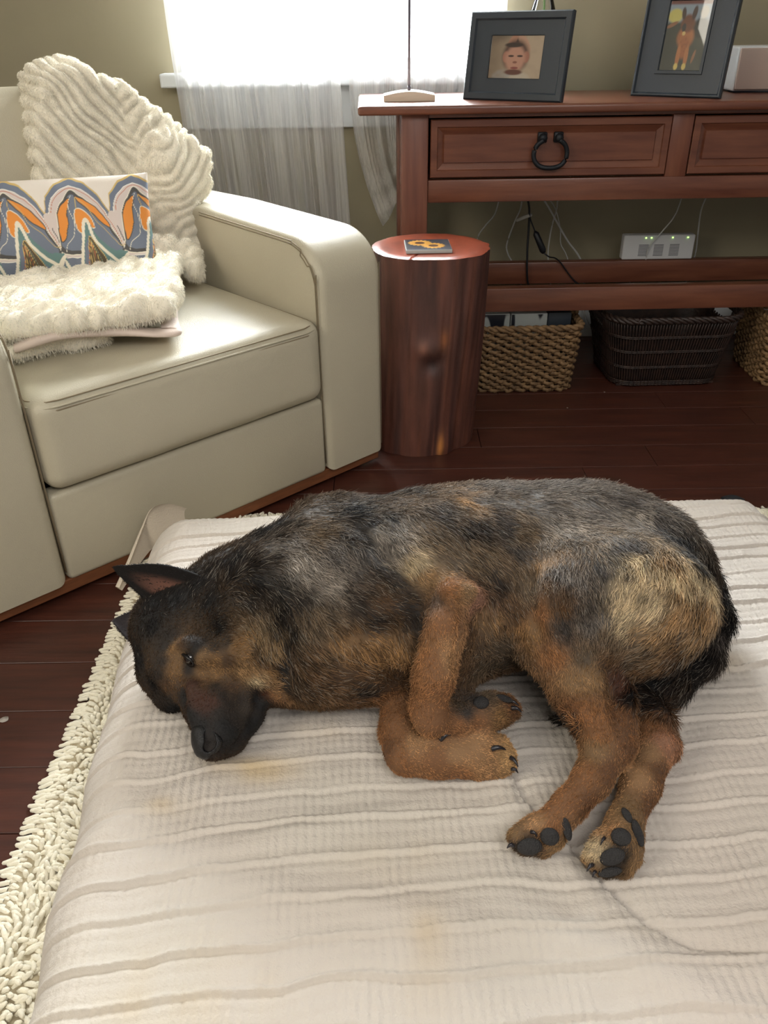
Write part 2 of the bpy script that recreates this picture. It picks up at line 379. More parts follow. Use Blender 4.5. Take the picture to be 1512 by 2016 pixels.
# window
wn = struct('window_1', box(WX0, WX1, WY+.02, WY+.06, WZ1-.04, WZ1), M['trim'])
def wpart(name, *a, m='trim', r=.003): return struct(name, box(*a, r), M[m], wn)
wpart('window_frame', WX0, WX0+.035, WY+.02, WY+.09, WZ0+.03, WZ1)
wpart('window_frame', WX1-.035, WX1, WY+.02, WY+.09, WZ0+.03, WZ1)
wpart('window_frame', WX0, WX1, WY+.02, WY+.09, WZ0+.03, WZ0+.07)
wpart('window_frame', WX0+.03, WX1-.03, WY+.03, WY+.07, 1.37, 1.41)
wpart('window_pane', WX0+.03, WX1-.03, WY+.05, WY+.054, WZ0+.065, 1.375, m='glass', r=0)
wpart('window_pane', WX0+.03, WX1-.03, WY+.05, WY+.054, 1.405, WZ1-.035, m='glass', r=0)
wpart('window_sill', WX0-.045, WX1+.045, WY-.062, WY+.03, WZ0+.002, WZ0+.04, r=.005)
wpart('window_apron', WX0+.01, WX1-.01, WY-.018, WY+.001, .685, WZ0+.001)
wpart('curtain_rod', -.72, .46, WY-.10, WY-.085, 2.06, 2.075, m='steel')

# curtains: two sheer panels
def panel(name, x_top0, x_top1, fn, label, nu=260, nv=120, z0=.02, z1=2.06, seed=0):
    u = np.linspace(0, 1, nu)[:, None]*np.ones((1, nv)); t = np.linspace(0, 1, nv)[None, :]*np.ones((nu, 1))  # t 0 top, 1 bottom
    X, Y, Z = fn(u, t)
    me = np_mesh(name, np.stack([X, Y, Z], -1).reshape(-1, 3), grid_faces(nu, nv))
    o = obj(name, me, M['sheer']); tag(o, label, 'curtain', 'sheer curtain panels'); return o
def folds(u, t, n, seed):
    q = np.stack([u*n, t*.8+0*u], -1)
    return .016*np.sin(u*n*2*np.pi*.5+vnoise(q, .7, seed)*2.2)+.009*vnoise(q, 2.3, seed+3)+.004*vnoise(q*[1, .5], 7, seed+5)
def pA(u, t):
    z = 2.06-t*2.02; zz = np.clip((1.05-z)/1.03, 0, 1)
    xl = -.60 - 0*zz + .02*zz; xl = -.598+.10*sstep(0, 1, zz*1.1)*.35; xr = -.128+.040*zz
    return xl+(xr-xl)*(u+.02*np.sin(u*20)), WY-.093+folds(u, t, 22, 1)*.9, z
panel('sheer_curtain', 0, 0, pA, 'white sheer curtain panel hanging straight behind the leather armchair')
def pB(u, t):
    # falls straight to the sill, then its lower half is swept to the right behind the console leg
    z = 2.06-t*1.66
    s = sstep(.98, .42, z)
    z = z*1.0; s = sstep(.95, .44, z); e = np.clip((.80-z)/.40, 0, 1)
    xl = -.088 + .012*s + .085*e**2.2; xr = .37 - .10*e
    x = xl+(xr-xl)*u
    lift_ = e**1.5*(.115*np.clip(u*4, 0, 1)**1.4+.05*u)
    y = WY-.084+folds(u, t, 17, 9)*.75*(1-.4*e) + .007*np.sin((x*.8+z*1.3)*75)*e
    return x, np.minimum(y, WY-.066), z+lift_
panel('sheer_curtain', 0, 0, pB, 'white sheer curtain panel swept aside behind the wooden console leg')

# ================================================================= CONSOLE TABLE
cy0, cy1 = 2.28, 2.69
con = empty('console_table', (.0, cy0, 0), R(.8))
tag(con, 'long reddish wooden console table with drawers and stretcher rails against the wall', 'table')
def cpart(name, x0, x1, y0, y1, z0, z1, r=.003, m='cwood', seg=2, parent=None):
    return auto(obj(name, box(x0, x1, y0-cy0, y1-cy0, z0, z1, r, seg), M[m], parent or con))
cx1 = 1.60
top = cpart('table_top', -.052, cx1, cy0-.025, cy1, .762, .784, .007, seg=3)
for (a, c) in ((.058, .128), (1.44, 1.51)):
    for yy in (cy0+.005, cy1-.075): cpart('leg', a, c, yy, yy+.07, 0, .763, .004, 'cwoodv')
cpart('apron', .128, 1.44, cy0+.012, cy0+.04, .546, .603, .003)
cpart('rail', .128, 1.44, cy0+.014, cy0+.034, .752, .763, .001)
cpart('divider', .757, .812, cy0+.012, cy0+.04, .602, .753, .002, 'cwoodv')
cpart('back_panel', .06, 1.5, cy1-.03, cy1-.01, .55, .76)
cpart('side_panel', .065, .085, cy0+.07, cy1-.07, .55, .762); cpart('side_panel', 1.48, 1.50, cy0+.07, cy1-.07, .55, .762)
cpart('stretcher', .128, 1.44, cy0+.012, cy0+.05, .245, .312, .003)
cpart('stretcher', .128, 1.44, cy1-.065, cy1-.03, .232, .300, .003)
cpart('stretcher', .075, .112, cy0+.07, cy1-.07, .245, .312); cpart('stretcher', 1.456, 1.494, cy0+.07, cy1-.07, .245, .312)
def drawer(x0, x1):
    z0, z1 = .609, .748
    bb = bmesh.new(); yF = .016
    # raised frame with sloping inner moulding and sunk field
    def ring(ix, y): return [bb.verts.new((a, y, c)) for a, c in ((x0+ix, z0+ix), (x1-ix, z0+ix), (x1-ix, z1-ix), (x0+ix, z1-ix))]
    rs = [ring(0, .30), ring(0, yF-.004), ring(.002, yF-.006), ring(.017, yF-.006), ring(.019, yF-.002), ring(.034, yF+.007), ring(.036, yF+.003)]
    for a, c in zip(rs, rs[1:]):
        for k in range(4): bb.faces.new((a[k], a[(k+1) % 4], c[(k+1) % 4], c[k]))
    bb.faces.new(rs[-1]); bb.faces.new(rs[0][::-1]); bmesh.ops.recalc_face_normals(bb, faces=bb.faces)
    d = obj('drawer', bb, M['cwood'], con, False)
    cx = (x0+x1)/2; cz = (z0+z1)/2-.006
    pts = [(-.021, .030), (-.036, .018), (-.043, .0), (-.040, -.019), (-.025, -.033), (0, -.037), (.025, -.033), (.040, -.019), (.043, 0), (.036, .018), (.021, .030)]
    hb = tube(catmull([(cx+p[0], yF-.018-.006*math.cos(p[0]*30), cz+p[1]-.004) for p in pts], 4), .0062, 8)
    for s in (-1, 1):
        bt = bmesh.new(); bmesh.ops.create_uvsphere(bt, u_segments=12, v_segments=8, radius=.0115)
        for v in bt.verts: v.co = Vector((v.co.x+cx+s*.021, v.co.y*.9+yF-.014, v.co.z*1.0+cz+.030))
        join(hb, bt); box(cx+s*.021-.012, cx+s*.021+.012, yF-.008, yF+.004, cz+.018, cz+.043, .002, 1, hb)
    h = obj('handle', hb, M['iron'], d); h['label'] = 'black iron horseshoe drawer pull'
drawer(.134, .755); drawer(.815, 1.437)

# ================================================================= THINGS ON THE CONSOLE
TZ = .784
# lamp
p = onz(806, 200, TZ)
lamp = empty('lamp_stand', (p.x, p.y+.02, TZ)); tag(lamp, 'thin steel pole on a cream arched base at the left end of the console', 'lamp')
pr = [(-.067, 0), (.067, 0), (.067, .015)]+[(.067-.134*i/12, .015+.009*math.sin(math.pi*i/12)) for i in range(1, 12)]+[(-.067, .015)]
auto(obj('base', prism(pr, 1, -.025, .055, .002), M['cream_base'], lamp))
obj('pole', tube([(0, .014, .02), (0, .014, .56)], .0037, 10), M['steel'], lamp)
obj('collar', tube([(0, .014, .022), (0, .014, .034)], .0045, 10), M['steel'], lamp)
obj('knob', tube([(0, .014, .555), (0, .014, .562), (0, .014, .572), (0, .014, .578)], [.004, .009, .009, .003], 12), M['steel'], lamp)

def pic_mesh(name, w_, h_, fn, n=150):
    nv = int(n*h_/w_); u, v = np.meshgrid(np.linspace(0, 1, n), np.linspace(0, 1, nv), indexing='ij')
    me = np_mesh(name, np.stack([(u-.5)*w_, 0*u, v*h_], -1).reshape(-1, 3), grid_faces(n, nv)); set_col(me, fn(u.ravel(), v.ravel())); return me
def blob(u, v, cx, cy, rx, ry, s=.25, rot=0):
    a, b_ = u-cx, v-cy; c, s_ = math.cos(rot), math.sin(rot); x, y = (a*c+b_*s_)/rx, (-a*s_+b_*c)/ry
    return 1-sstep(1-s, 1+s, np.sqrt(x*x+y*y))
def paint(C, m, col): return C*(1-m[:, None])+np.array(S(*col))*m[:, None]
def portrait(u, v):
    nz = vnoise(np.stack([u, v], -1), 9, 3)
    C = np.ones((len(u), 3))*np.array(S(196, 172, 148)); u0, v0 = u, v; C = paint(C, sstep(.55, 0, u)*.75, (122, 98, 78)); C = paint(C, sstep(.75, 1, v)*sstep(.6, .2, u)*.5, (84, 66, 58))
    C = paint(C, .2*sstep(0, .6, nz), (170, 146, 122))
    u = .49+(u-.49)/1.22; v = .46+(v-.46)/1.12
    C = paint(C, blob(u, v, .5, .86, .09, .16), (58, 40, 38)); C = paint(C, blob(u, v, .42, .83, .055, .2, rot=-.35), (196, 140, 116)); C = paint(C, blob(u, v, .60, .80, .07, .22, rot=.4), (206, 160, 136))
    C = paint(C, blob(u, v, .49, .52, .20, .33), (70, 44, 38)); C = paint(C, blob(u, v, .34, .5, .05, .12), (188, 126, 106)); C = paint(C, blob(u, v, .66, .5, .05, .12), (180, 118, 98))
    C = paint(C, blob(u, v, .36, .06, .2, .18)*(.6+.4*nz), (176, 170, 166)); C = paint(C, blob(u, v, .58, .04, .17, .14), (206, 190, 172))
    C = paint(C, blob(u, v, .49, .46, .155, .29), (206, 152, 130)); C = paint(C, blob(u, v, .48, .18, .14, .06), (110, 62, 52))
    for ex in (.42, .56): C = paint(C, blob(u, v, ex, .52, .045, .022), (70, 42, 38))
    C = paint(C, blob(u, v, .49, .39, .035, .025), (150, 92, 78)); C = paint(C, blob(u, v, .49, .27, .06, .025), (150, 74, 70)); C = paint(C, blob(u, v, .45, .75, .14, .05), (60, 40, 38))
    return C
def dogpic(u, v):
    nz = vnoise(np.stack([u*.6, v], -1), 30, 5)
    C = np.ones((len(u), 3))*np.array(S(60, 60, 52)); C = paint(C, sstep(.66, .74, v), (150, 160, 172)); C = paint(C, blob(u, v, .16, .79, .18, .1), (210, 196, 110))
    C = paint(C, sstep(.93, .97, v), (120, 62, 56)); C = paint(C, blob(u, v, .82, .62, .18, .14), (26, 24, 26)); C = paint(C, blob(u, v, .12, .66, .14, .03, rot=.3), (150, 100, 70)); C = paint(C, blob(u, v, .85, .84, .1, .09), (178, 168, 156))
    C = paint(C, blob(u, v, .5, .48, .2, .16)*.95, (184, 110, 62)); C = paint(C, blob(u, v, .5, .33, .13, .16), (172, 100, 56))
    for x in (.40, .60): C = paint(C, blob(u, v, x, .2, .05, .17), (190, 118, 68)); C = paint(C, blob(u, v, x-.01, .055, .05, .05), (226, 196, 110))
    C = paint(C, blob(u, v, .5, .68, .17, .13), (120, 66, 44)); C = paint(C, blob(u, v, .36, .82, .05, .09, rot=.2), (74, 48, 42)); C = paint(C, blob(u, v, .62, .83, .055, .1, rot=-.2), (74, 48, 42))
    C = paint(C, blob(u, v, .42, .62, .05, .06), (48, 40, 44)); C = paint(C, blob(u, v, .44, .535, .04, .03), (226, 190, 120)); C = paint(C, .25*sstep(.2, .9, nz)*blob(u, v, .5, .45, .2, .3), (90, 50, 34))
    C = paint(C, blob(u, v, .78, .2, .03, .1, rot=-.3), (150, 100, 70)); return C
def frame(pbl, pbr, hgt, inset, pic, lean, label, moulding, opening):
    a, c = pbl, pbr; yaw = math.atan2(c.y-a.y, c.x-a.x); wd = (c-a).length
    e = empty('picture_frame', (a+c)/2, yaw); e.rotation_euler = (0, 0, yaw); tag(e, label, 'picture frame')
    piv = Matrix.Rotation(-lean, 4, 'X')
    def place(o): o.matrix_local = Matrix.Translation((0, .0, .0015))@piv
    x0, x1, z0, z1 = opening
    bb = bmesh.new(); t = .018
    def ring(X0, X1, Z0, Z1, y): return [bb.verts.new((X0, y, Z0)), bb.verts.new((X1, y, Z0)), bb.verts.new((X1, y, Z1)), bb.verts.new((X0, y, Z1))]
    W2 = wd/2; m_ = moulding
    rs = [ring(-W2, W2, 0, hgt, t), ring(-W2, W2, 0, hgt, .003), ring(-W2+.003, W2-.003, .003, hgt-.003, 0), ring(-W2+m_, W2-m_, m_, hgt-m_, 0), ring(-W2+m_+.004, W2-m_-.004, m_+.004, hgt-m_-.004, .005)]
    q = .010 if pic is dogpic else .0015
    rs += [ring(x0-q, x1+q, z0-q, z1+q, .005), ring(x0-q+.001, x1+q-.001, z0-q+.001, z1+q-.001, .001 if pic is dogpic else .005), ring(x0-.002, x1+.002, z0-.002, z1+.002, .001 if pic is dogpic else .005), ring(x0, x1, z0, z1, .009)]
    for A, B in zip(rs, rs[1:]):
        for k in range(4): bb.faces.new((A[k], A[(k+1) % 4], B[(k+1) % 4], B[k]))
    bb.faces.new(rs[-1]); bb.faces.new(rs[0][::-1]); bmesh.ops.recalc_face_normals(bb, faces=bb.faces)
    f = obj('frame', bb, M['black_frame'], e, False); place(f)
    pm_ = pic_mesh('photo', x1-x0, z1-z0, pic); o = obj('photo', pm_, M['print'], f); o.location = ((x0+x1)/2, .0082, z0)
    gl = obj('glass', box(x0, x1, .0060, .0068, z0, z1), M['glass'], f, False)
    st = obj('easel_back', prism([(-.03, .0), (.03, .0), (.02, hgt*.75), (-.02, hgt*.75)], 1, 0, .003), M['black_frame'], e)
    st.matrix_local = Matrix.Translation((0, .012+hgt*.75*math.sin(lean)+hgt*.75*math.sin(.32), .0))@Matrix.Rotation(.32, 4, 'X')
    return e
a, c = onz(910, 196, TZ), onz(1103, 203, TZ)
frame(a, c, .202, .0, portrait, .17, 'wide black picture frame with a portrait of a smiling child', .016, (-.074, .070, .052, .148))
a, c = onz(1240, 189, TZ), onz(1416, 195, TZ)
frame(a, c, .30, .0, dogpic, .17, 'tall black picture frame with a photograph of a standing tan dog', .006, (-.055, .050, .063, .220))
# glass vase with stem behind the wide frame
p = onz(1062, 184, TZ); vs = empty('glass_vase', (p.x+.01, p.y+.10, TZ)); tag(vs, 'clear glass vase holding one green stem behind the child portrait frame', 'vase')
prof = [(.001, 0), (.03, 0), (.036, .01), (.04, .06), (.043, .12), (.042, .17), (.034, .205), (.026, .23), (.024, .245), (.028, .26)]
def lathe(prof, seg=28, thick=.002):
    P = prof+[(max(r_-thick, .0005), z_+(.003 if z_ < .004 else 0)) for r_, z_ in prof[::-1]]
    n = len(P); th = np.linspace(0, 2*np.pi, seg, endpoint=False)
    V = np.array([[r_*math.cos(t), r_*math.sin(t), z_] for t in th for r_, z_ in P]); return np_mesh('l', V, grid_faces(seg, n, True))
obj('vessel', lathe(prof), M['glass'], vs)
M['stem'] = mat('green_stem', S(110, 150, 80), .5)
obj('stem', tube(catmull([(0, 0, .01), (.004, 0, .15), (.0, .002, .26), (-.012, .0, .40)]), .0028, 8), M['stem'], vs)
lf = bmesh.new()
for s, z in ((-1, .33), (1, .36), (-1, .39)):
    pts = [(0, 0), (.02, .012), (.05, .014), (.08, .0), (.05, -.012), (.02, -.010)]
    vsn = [lf.verts.new((-.008+s*q[0]*.9, q[1], z+q[0]*.7)) for q in pts]; lf.faces.new(vsn)
obj('leaf', lf, M['stem'], vs, False)
# white wireless speaker box
p = onz(1440, 183, TZ); sp = empty('speaker_box', (p.x, p.y, TZ), R(-3)); tag(sp, 'white speaker box with a beige cloth front at the right end of the console', 'speaker')
auto(obj('body', box(-.0, .24, .004, .13, .004, .112, .006, 3), M['white_plastic'], sp))
auto(obj('front_cloth', box(.004, .236, -.006, .006, .008, .108, .004, 2), M['silver'], sp))
obj('foot', box(.01, .23, .01, .12, 0, .005), M['black_frame'], sp)
# router standing on the back stretcher
p = ony(1228, 462, 2.655); q = ony(1368, 462, 2.655); rw = q.x-p.x
ro = empty('router', ((p.x+q.x)/2, 2.655, .3015)); tag(ro, 'white network router with four green lights standing behind the console', 'router')
rh = p.z-.3015
auto(obj('body', box(-rw/2, rw/2, -.012, .022, 0, rh, .005, 3), M['white_plastic'], ro))
for dx in (-.063, -.015, .035):
    vb = None
    for k in range(9): vb = box(dx-.0, dx+.03, -.0135, -.0115, .012+k*.0042, .012+k*.0042+.002, 0, 1, vb)
    obj('vent', vb, M['grey_plastic'], ro, False)
for dx in (-.046, -.028, .042, .092):
    o = obj('indicator_light', box(dx*rw/.235-.002, dx*rw/.235+.002, -.0145, -.0115, rh-.0095, rh-.0065, 0), M['led'], ro, False)

# ================================================================= CABLES
def cable(pts, r, m, label, name='cable'):
    P = [ony(px, py, y_) for px, py, y_ in pts]
    o = obj(name, tube(catmull(P, 6), r, 7), M[m]); tag(o, label, 'cable', None); return o
cable([(985, 380, 2.62), (975, 420, 2.70), (955, 445, 2.74), (940, 470, 2.76), (936, 520, 2.77), (950, 600, 2.77), (980, 660, 2.76)], .0022, 'white_cable', 'leftmost thin white cable hanging beside the log stump')
cable([(1028, 380, 2.60), (1025, 410, 2.66), (1012, 440, 2.70), (998, 480, 2.72), (1000, 500, 2.73), (1010, 520, 2.74), (1030, 575, 2.75), (1040, 650, 2.75)], .0024, 'white_cable', 'white cable bowing left under the tied black cord')
cable([(1036, 380, 2.60), (1042, 410, 2.62), (1041, 450, 2.62), (1038, 500, 2.615), (1040, 560, 2.62), (1060, 600, 2.66), (1080, 640, 2.72)], .0035, 'black_cable', 'black power cord hanging straight down beside the white tie')
bc = cable([(1040, 380, 2.59), (1043, 425, 2.60), (1052, 452, 2.60), (1066, 490, 2.595), (1080, 505, 2.59), (1100, 513, 2.62), (1140, 560, 2.63), (1200, 570, 2.66), (1240, 590, 2.7)], .0022, 'black_cable', 'black cord with an inline adapter slanting right under the console')
A, B = ony(1053, 455, 2.60), ony(1071, 498, 2.595)
obj('adapter', tube([A, A.lerp(B, .12), A.lerp(B, .88), B], [.003, .0095, .0105, .006], 10), M['black_cable'], bc)
cable([(1060, 380, 2.60), (1078, 405, 2.66), (1098, 440, 2.70), (1118, 475, 2.72), (1140, 505, 2.74), (1150, 540, 2.75), (1150, 640, 2.76)], .0030, 'white_cable', 'thick white cable slanting down to the right behind the console')
cable([(1098, 380, 2.60), (1096, 410, 2.68), (1088, 440, 2.71), (1082, 470, 2.72), (1079, 505, 2.73), (1084, 560, 2.75), (1090, 640, 2.75)], .0024, 'white_cable', 'white cable hanging between the black cord and the thick white one')
cable([(1070, 380, 2.60), (1092, 408, 2.69), (1103, 450, 2.72), (1104, 480, 2.73), (1116, 505, 2.74), (1135, 570, 2.75), (1160, 640, 2.76)], .0018, 'white_cable', 'very thin white cable falling just left of the thick white cable')
cable([(1344, 380, 2.58), (1337, 405, 2.62), (1325, 430, 2.635), (1300, 460, 2.635), (1279, 485, 2.635), (1272, 508, 2.645), (1268, 530, 2.68), (1235, 562, 2.72), (1210, 600, 2.74)], .0020, 'white_cable', 'thin white cable crossing the front of the router')
cable([(1394, 380, 2.58), (1380, 415, 2.66), (1374, 460, 2.69), (1368, 503, 2.71), (1352, 540, 2.74), (1348, 600, 2.75)], .0024, 'white_cable', 'white cable hanging just right of the router')
A = ony(1018, 434, 2.66); B = ony(1043, 424, 2.60)
tie = obj('cable_tie', tube([A, A.lerp(B, .5)+Vector((0, -.004, .002)), B, B+Vector((.004, .006, 0))], .0052, 8), M['white_cable']); tag(tie, 'white tape tie holding the black and white cables together', 'cable tie')

# ================================================================= LOG STUMP
sx, sy, sh = .122, 2.0, .50
st = empty('log_stump', (sx, sy, 0)); tag(st, 'reddish cedar log stump side table with a flat cut top', 'stump')
nu, nv = 220, 120
th = np.linspace(0, 2*np.pi, nu, endpoint=False)[:, None]*np.ones((1, nv)); zz = np.linspace(0, 1, nv)[None, :]*np.ones((nu, 1))
cs = np.stack([np.cos(th), np.sin(th), zz*.6], -1)
rad = .141+.006*vnoise(cs, 1.3, 1)+.0035*vnoise(cs*[1, 1, .5], 5, 2)+.0016*vnoise(cs*[1, 1, .25], 16, 3)
ang = lambda a: np.abs((th-a+np.pi) % (2*np.pi)-np.pi)
rad += -.010*(1-zz)*sstep(.9, 0, ang(-.9))+.010*np.exp(-(ang(-1.1)/.14)**2)*np.exp(-((zz-.03)/.1)**2)*1.2
kn = np.exp(-((ang(-1.62)/.22)**2+((zz-.57)/.06)**2)); rad += .010*kn-.012*np.exp(-((ang(-1.50)/.16)**2+((zz-.50)/.045)**2))
rad -= .007*np.exp(-(ang(-1.95)/.018)**2)*sstep(.35, .9, zz)
V = np.stack([rad*np.cos(th)-.022*(1-zz)**1.3, rad*np.sin(th)*.95, zz*sh], -1)
me = np_mesh('log', V.reshape(-1, 3), grid_faces(nu, nv, True))
n1 = vnoise(cs*[1, 1, .35], 6, 7); n2 = vnoise(cs*[1, 1, .22], 15, 8)
C = np.ones((nu*nv, 3))*np.array(S(98, 58, 46)); C = paint(C, (.7*sstep(-.2, .8, n1)).ravel(), (58, 36, 34)); C = paint(C, (.6*sstep(.2, .9, n2)).ravel(), (118, 68, 48))
C = paint(C, (.8*np.exp(-((ang(-1.22)/.05)**2+((zz-.05)/.06)**2))).ravel(), (214, 140, 70)); C = paint(C, (.6*np.exp(-((ang(-1.32)/.07)**2+((zz-.62)/.045)**2))).ravel(), (180, 110, 60))
C = paint(C, (.8*np.exp(-((ang(-1.50)/.14)**2+((zz-.50)/.05)**2))).ravel(), (42, 28, 30)); C = paint(C, (.5*np.exp(-((ang(-1.68)/.08)**2+((zz-.585)/.03)**2))).ravel(), (150, 100, 80))
set_col(me, C*1.12); obj('trunk', me, M['log'], st)
rt = rad[:, -1]; nr = 14
V = []; 
for i in range(nr):
    f = i/(nr-1); k = f
    for j in range(nu):
        t = th[j, 0]; r_ = rt[j]*k; dz = -.0035*max(0, (f-.93)/.07)**2
        a_ = abs((t+1.95+np.pi) % (2*np.pi)-np.pi); dz -= .006*math.exp(-(a_*max(f, .05)/.012)**2)*(f > .25)
        V.append((r_*math.cos(t), r_*math.sin(t)*.95, sh+.0035+dz))
Fq = np.array([(i*nu+j, (i+1)*nu+j, (i+1)*nu+(j+1) % nu, i*nu+(j+1) % nu) for i in range(nr-1) for j in range(nu)])
obj('cut_top', np_mesh('cut_top', V, Fq), M['logtop'], st)
# sunflower coaster
p = onz(842, 482, sh+.012); co = empty('coaster', (p.x, p.y, sh+.0042), R(1)); tag(co, 'square ceramic coaster painted with two sunflowers on the log stump', 'coaster')
auto(obj('tile', box(-.0535, .0535, -.053, .053, 0, .0085, .0015), M['paperboard'], co))
def sunf(u, v):
    C = np.ones((len(u), 3))*np.array(S(44, 50, 66)); nz = vnoise(np.stack([u, v], -1), 14, 3); C = paint(C, .4*sstep(.1, .7, nz), (70, 80, 70)); C = paint(C, (v < .05)*.5+(u < .03)*.3, (120, 124, 130))
    for cx, cy, r_ in ((.33, .66, .29), (.62, .38, .28)):
        a = np.arctan2(v-cy, u-cx); d = np.hypot(u-cx, v-cy); pr_ = r_*(.78+.22*np.abs(np.sin(a*8)))
        C = paint(C, 1-sstep(pr_*.92, pr_, d), (222, 164, 66)); C = paint(C, .5*(1-sstep(.4, .6, np.abs(np.sin(a*8))))*(d < pr_*.9), (190, 124, 40)); C = paint(C, 1-sstep(r_*.36, r_*.42, d), (86, 52, 30))
    return C
nq = 110; u, v = np.meshgrid(np.linspace(0, 1, nq), np.linspace(0, 1, nq), indexing='ij'); me = np_mesh('painting', np.stack([(u-.5)*.104, (v-.5)*.103, 0*u+.0088], -1).reshape(-1, 3), grid_faces(nq, nq)); set_col(me, sunf(u.ravel(), v.ravel()))
obj('painted_face', me, M['print'], co)

# ================================================================= BASKETS
def rrect(w_, d_, r_, n):
    """points and outward normals round a rounded rectangle, n points evenly spaced"""
    P = []; 
    segs = [('l', (w_/2-r_, -d_/2), (0, -1), (-w_/2+r_, -d_/2)), ]
    per = 2*(w_-2*r_)+2*(d_-2*r_)+2*math.pi*r_; out = []
    for i in range(n):
        s = per*i/n; a = w_-2*r_; b_ = d_-2*r_; q = math.pi*r_/2
        for kind, L_, data in (('e', a, ((-a/2, -d_/2), (1, 0), (0, -1))), ('c', q, ((a/2, -b_/2), -math.pi/2)), ('e', b_, ((w_/2, -b_/2), (0, 1), (1, 0))), ('c', q, ((a/2, b_/2), 0)), ('e', a, ((a/2, d_/2), (-1, 0), (0, 1))), ('c', q, ((-a/2, b_/2), math.pi/2)), ('e', b_, ((-w_/2, b_/2), (0, -1), (-1, 0))), ('c', q, ((-a/2, -b_/2), math.pi))):
            if s <= L_ or (kind == 'c' and data[1] == math.pi):
                if kind == 'e': (x, y), (dx, dy), nn = data; out.append((x+dx*s, y+dy*s, *nn))
                else: (x, y), a0 = data; t = a0+min(s/max(r_, 1e-6), math.pi/2); out.append((x+r_*math.cos(t), y+r_*math.sin(t), math.cos(t), math.sin(t)))
                break
            s -= L_
    return out
def seagrass_basket(loc, wb, db, wt, dt, h_, label, rz=0, group='seagrass baskets under the console'):
    e = empty('seagrass_basket', loc, rz); tag(e, label, 'basket', group)
    rows = int(h_/.0105); ns = int((wb+db)*2/.021)//2*2; nn = ns*6; bb = bmesh.new()
    for k in range(rows):
        f = k/(rows-1); w_, d_ = wb+(wt-wb)*f, db+(dt-db)*f; P = rrect(w_, d_, .04, nn); pts = []
        for i, (x, y, nx, ny) in enumerate(P):
            ph = math.pi*(i/6)+(k % 2)*math.pi; o_ = .0045*math.sin(ph)+.0015*random.uniform(-1, 1); pts.append((x+nx*o_, y+ny*o_, .006+f*(h_-.012)+.0022*math.cos(ph)+.002*random.uniform(-1, 1)))
        tube(pts, [.0062+.0008*math.sin(i*1.7+k) for i in range(nn)], 6, True, bb, flat=.75)
    s = obj('woven_wall', bb, M['seagrass'], e); s['kind'] = 'stuff'
    bb = bmesh.new(); P = rrect(wt, dt, .04, nn)
    for t0 in (0, math.pi):
        tube([(x+nx*.006*math.sin(i*.5+t0), y+ny*.006*math.sin(i*.5+t0), h_+.004*math.cos(i*.5+t0)) for i, (x, y, nx, ny) in enumerate(P)], .006, 6, True, bb)
    obj('rim', bb, M['seagrass'], e)
    obj('bottom', box(-wb/2+.008, wb/2-.008, -db/2+.008, db/2-.008, 0.001, .008), M['seagrass'], e, False)
    for s_ in (-1, 1):
        obj('handle', tube(catmull([(s_*wt/2, -.045, h_-.004), (s_*(wt/2+.004), -.035, h_+.022), (s_*(wt/2+.004), 0, h_+.034), (s_*(wt/2+.004), .035, h_+.022), (s_*wt/2, .045, h_-.004)], 5), .006, 7), M['seagrass'], e)
    return e
b1 = seagrass_basket((.425, 2.43, 0), .285, .27, .315, .30, .20, 'woven seagrass basket beside the log stump, holding patterned boxes', R(1))
b3 = seagrass_basket((1.284, 2.44, 0), .25, .27, .28, .30, .205, 'woven seagrass basket at the right edge, beyond the dark wicker basket', R(-2))
# boxes in the first basket
def wavebox(name, loc, dx, dy, dz, label, seed):
    e = empty(name, loc); tag(e, label, 'box')
    auto(obj('carton', box(-dx/2, dx/2, -dy/2, dy/2, 0, dz, .002), M['paperboard'], e))
    n = 60; u, v = np.meshgrid(np.linspace(0, 1, n), np.linspace(0, 1, n), indexing='ij'); nz = vnoise(np.stack([u*3, v*2], -1), 1.6, seed)
    me = np_mesh('printed_front', np.stack([(u-.5)*dx*.98, 0*u-dy/2-.0006, .002+v*(dz-.004)], -1).reshape(-1, 3), grid_faces(n, n))
    C = np.ones((n*n, 3))*np.array(S(160, 164, 160)); C = paint(C, sstep(.05, .2, nz).ravel(), (26, 28, 36)); set_col(me, C); obj('printed_front', me, M['print'], e)
wavebox('printed_box', (.325, 2.40, .010), .10, .16, .222, 'white box with a dark print, left one in the first seagrass basket', 4)
wavebox('printed_box', (.432, 2.40, .010), .105, .16, .222, 'white box with dark blots, middle one in the first seagrass basket', 9)
o = obj('black_case', box(.490, .560, 2.34, 2.50, .010, .228, .004), M['black_frame']); auto(o); tag(o, 'black case at the right side inside the first seagrass basket', 'case')
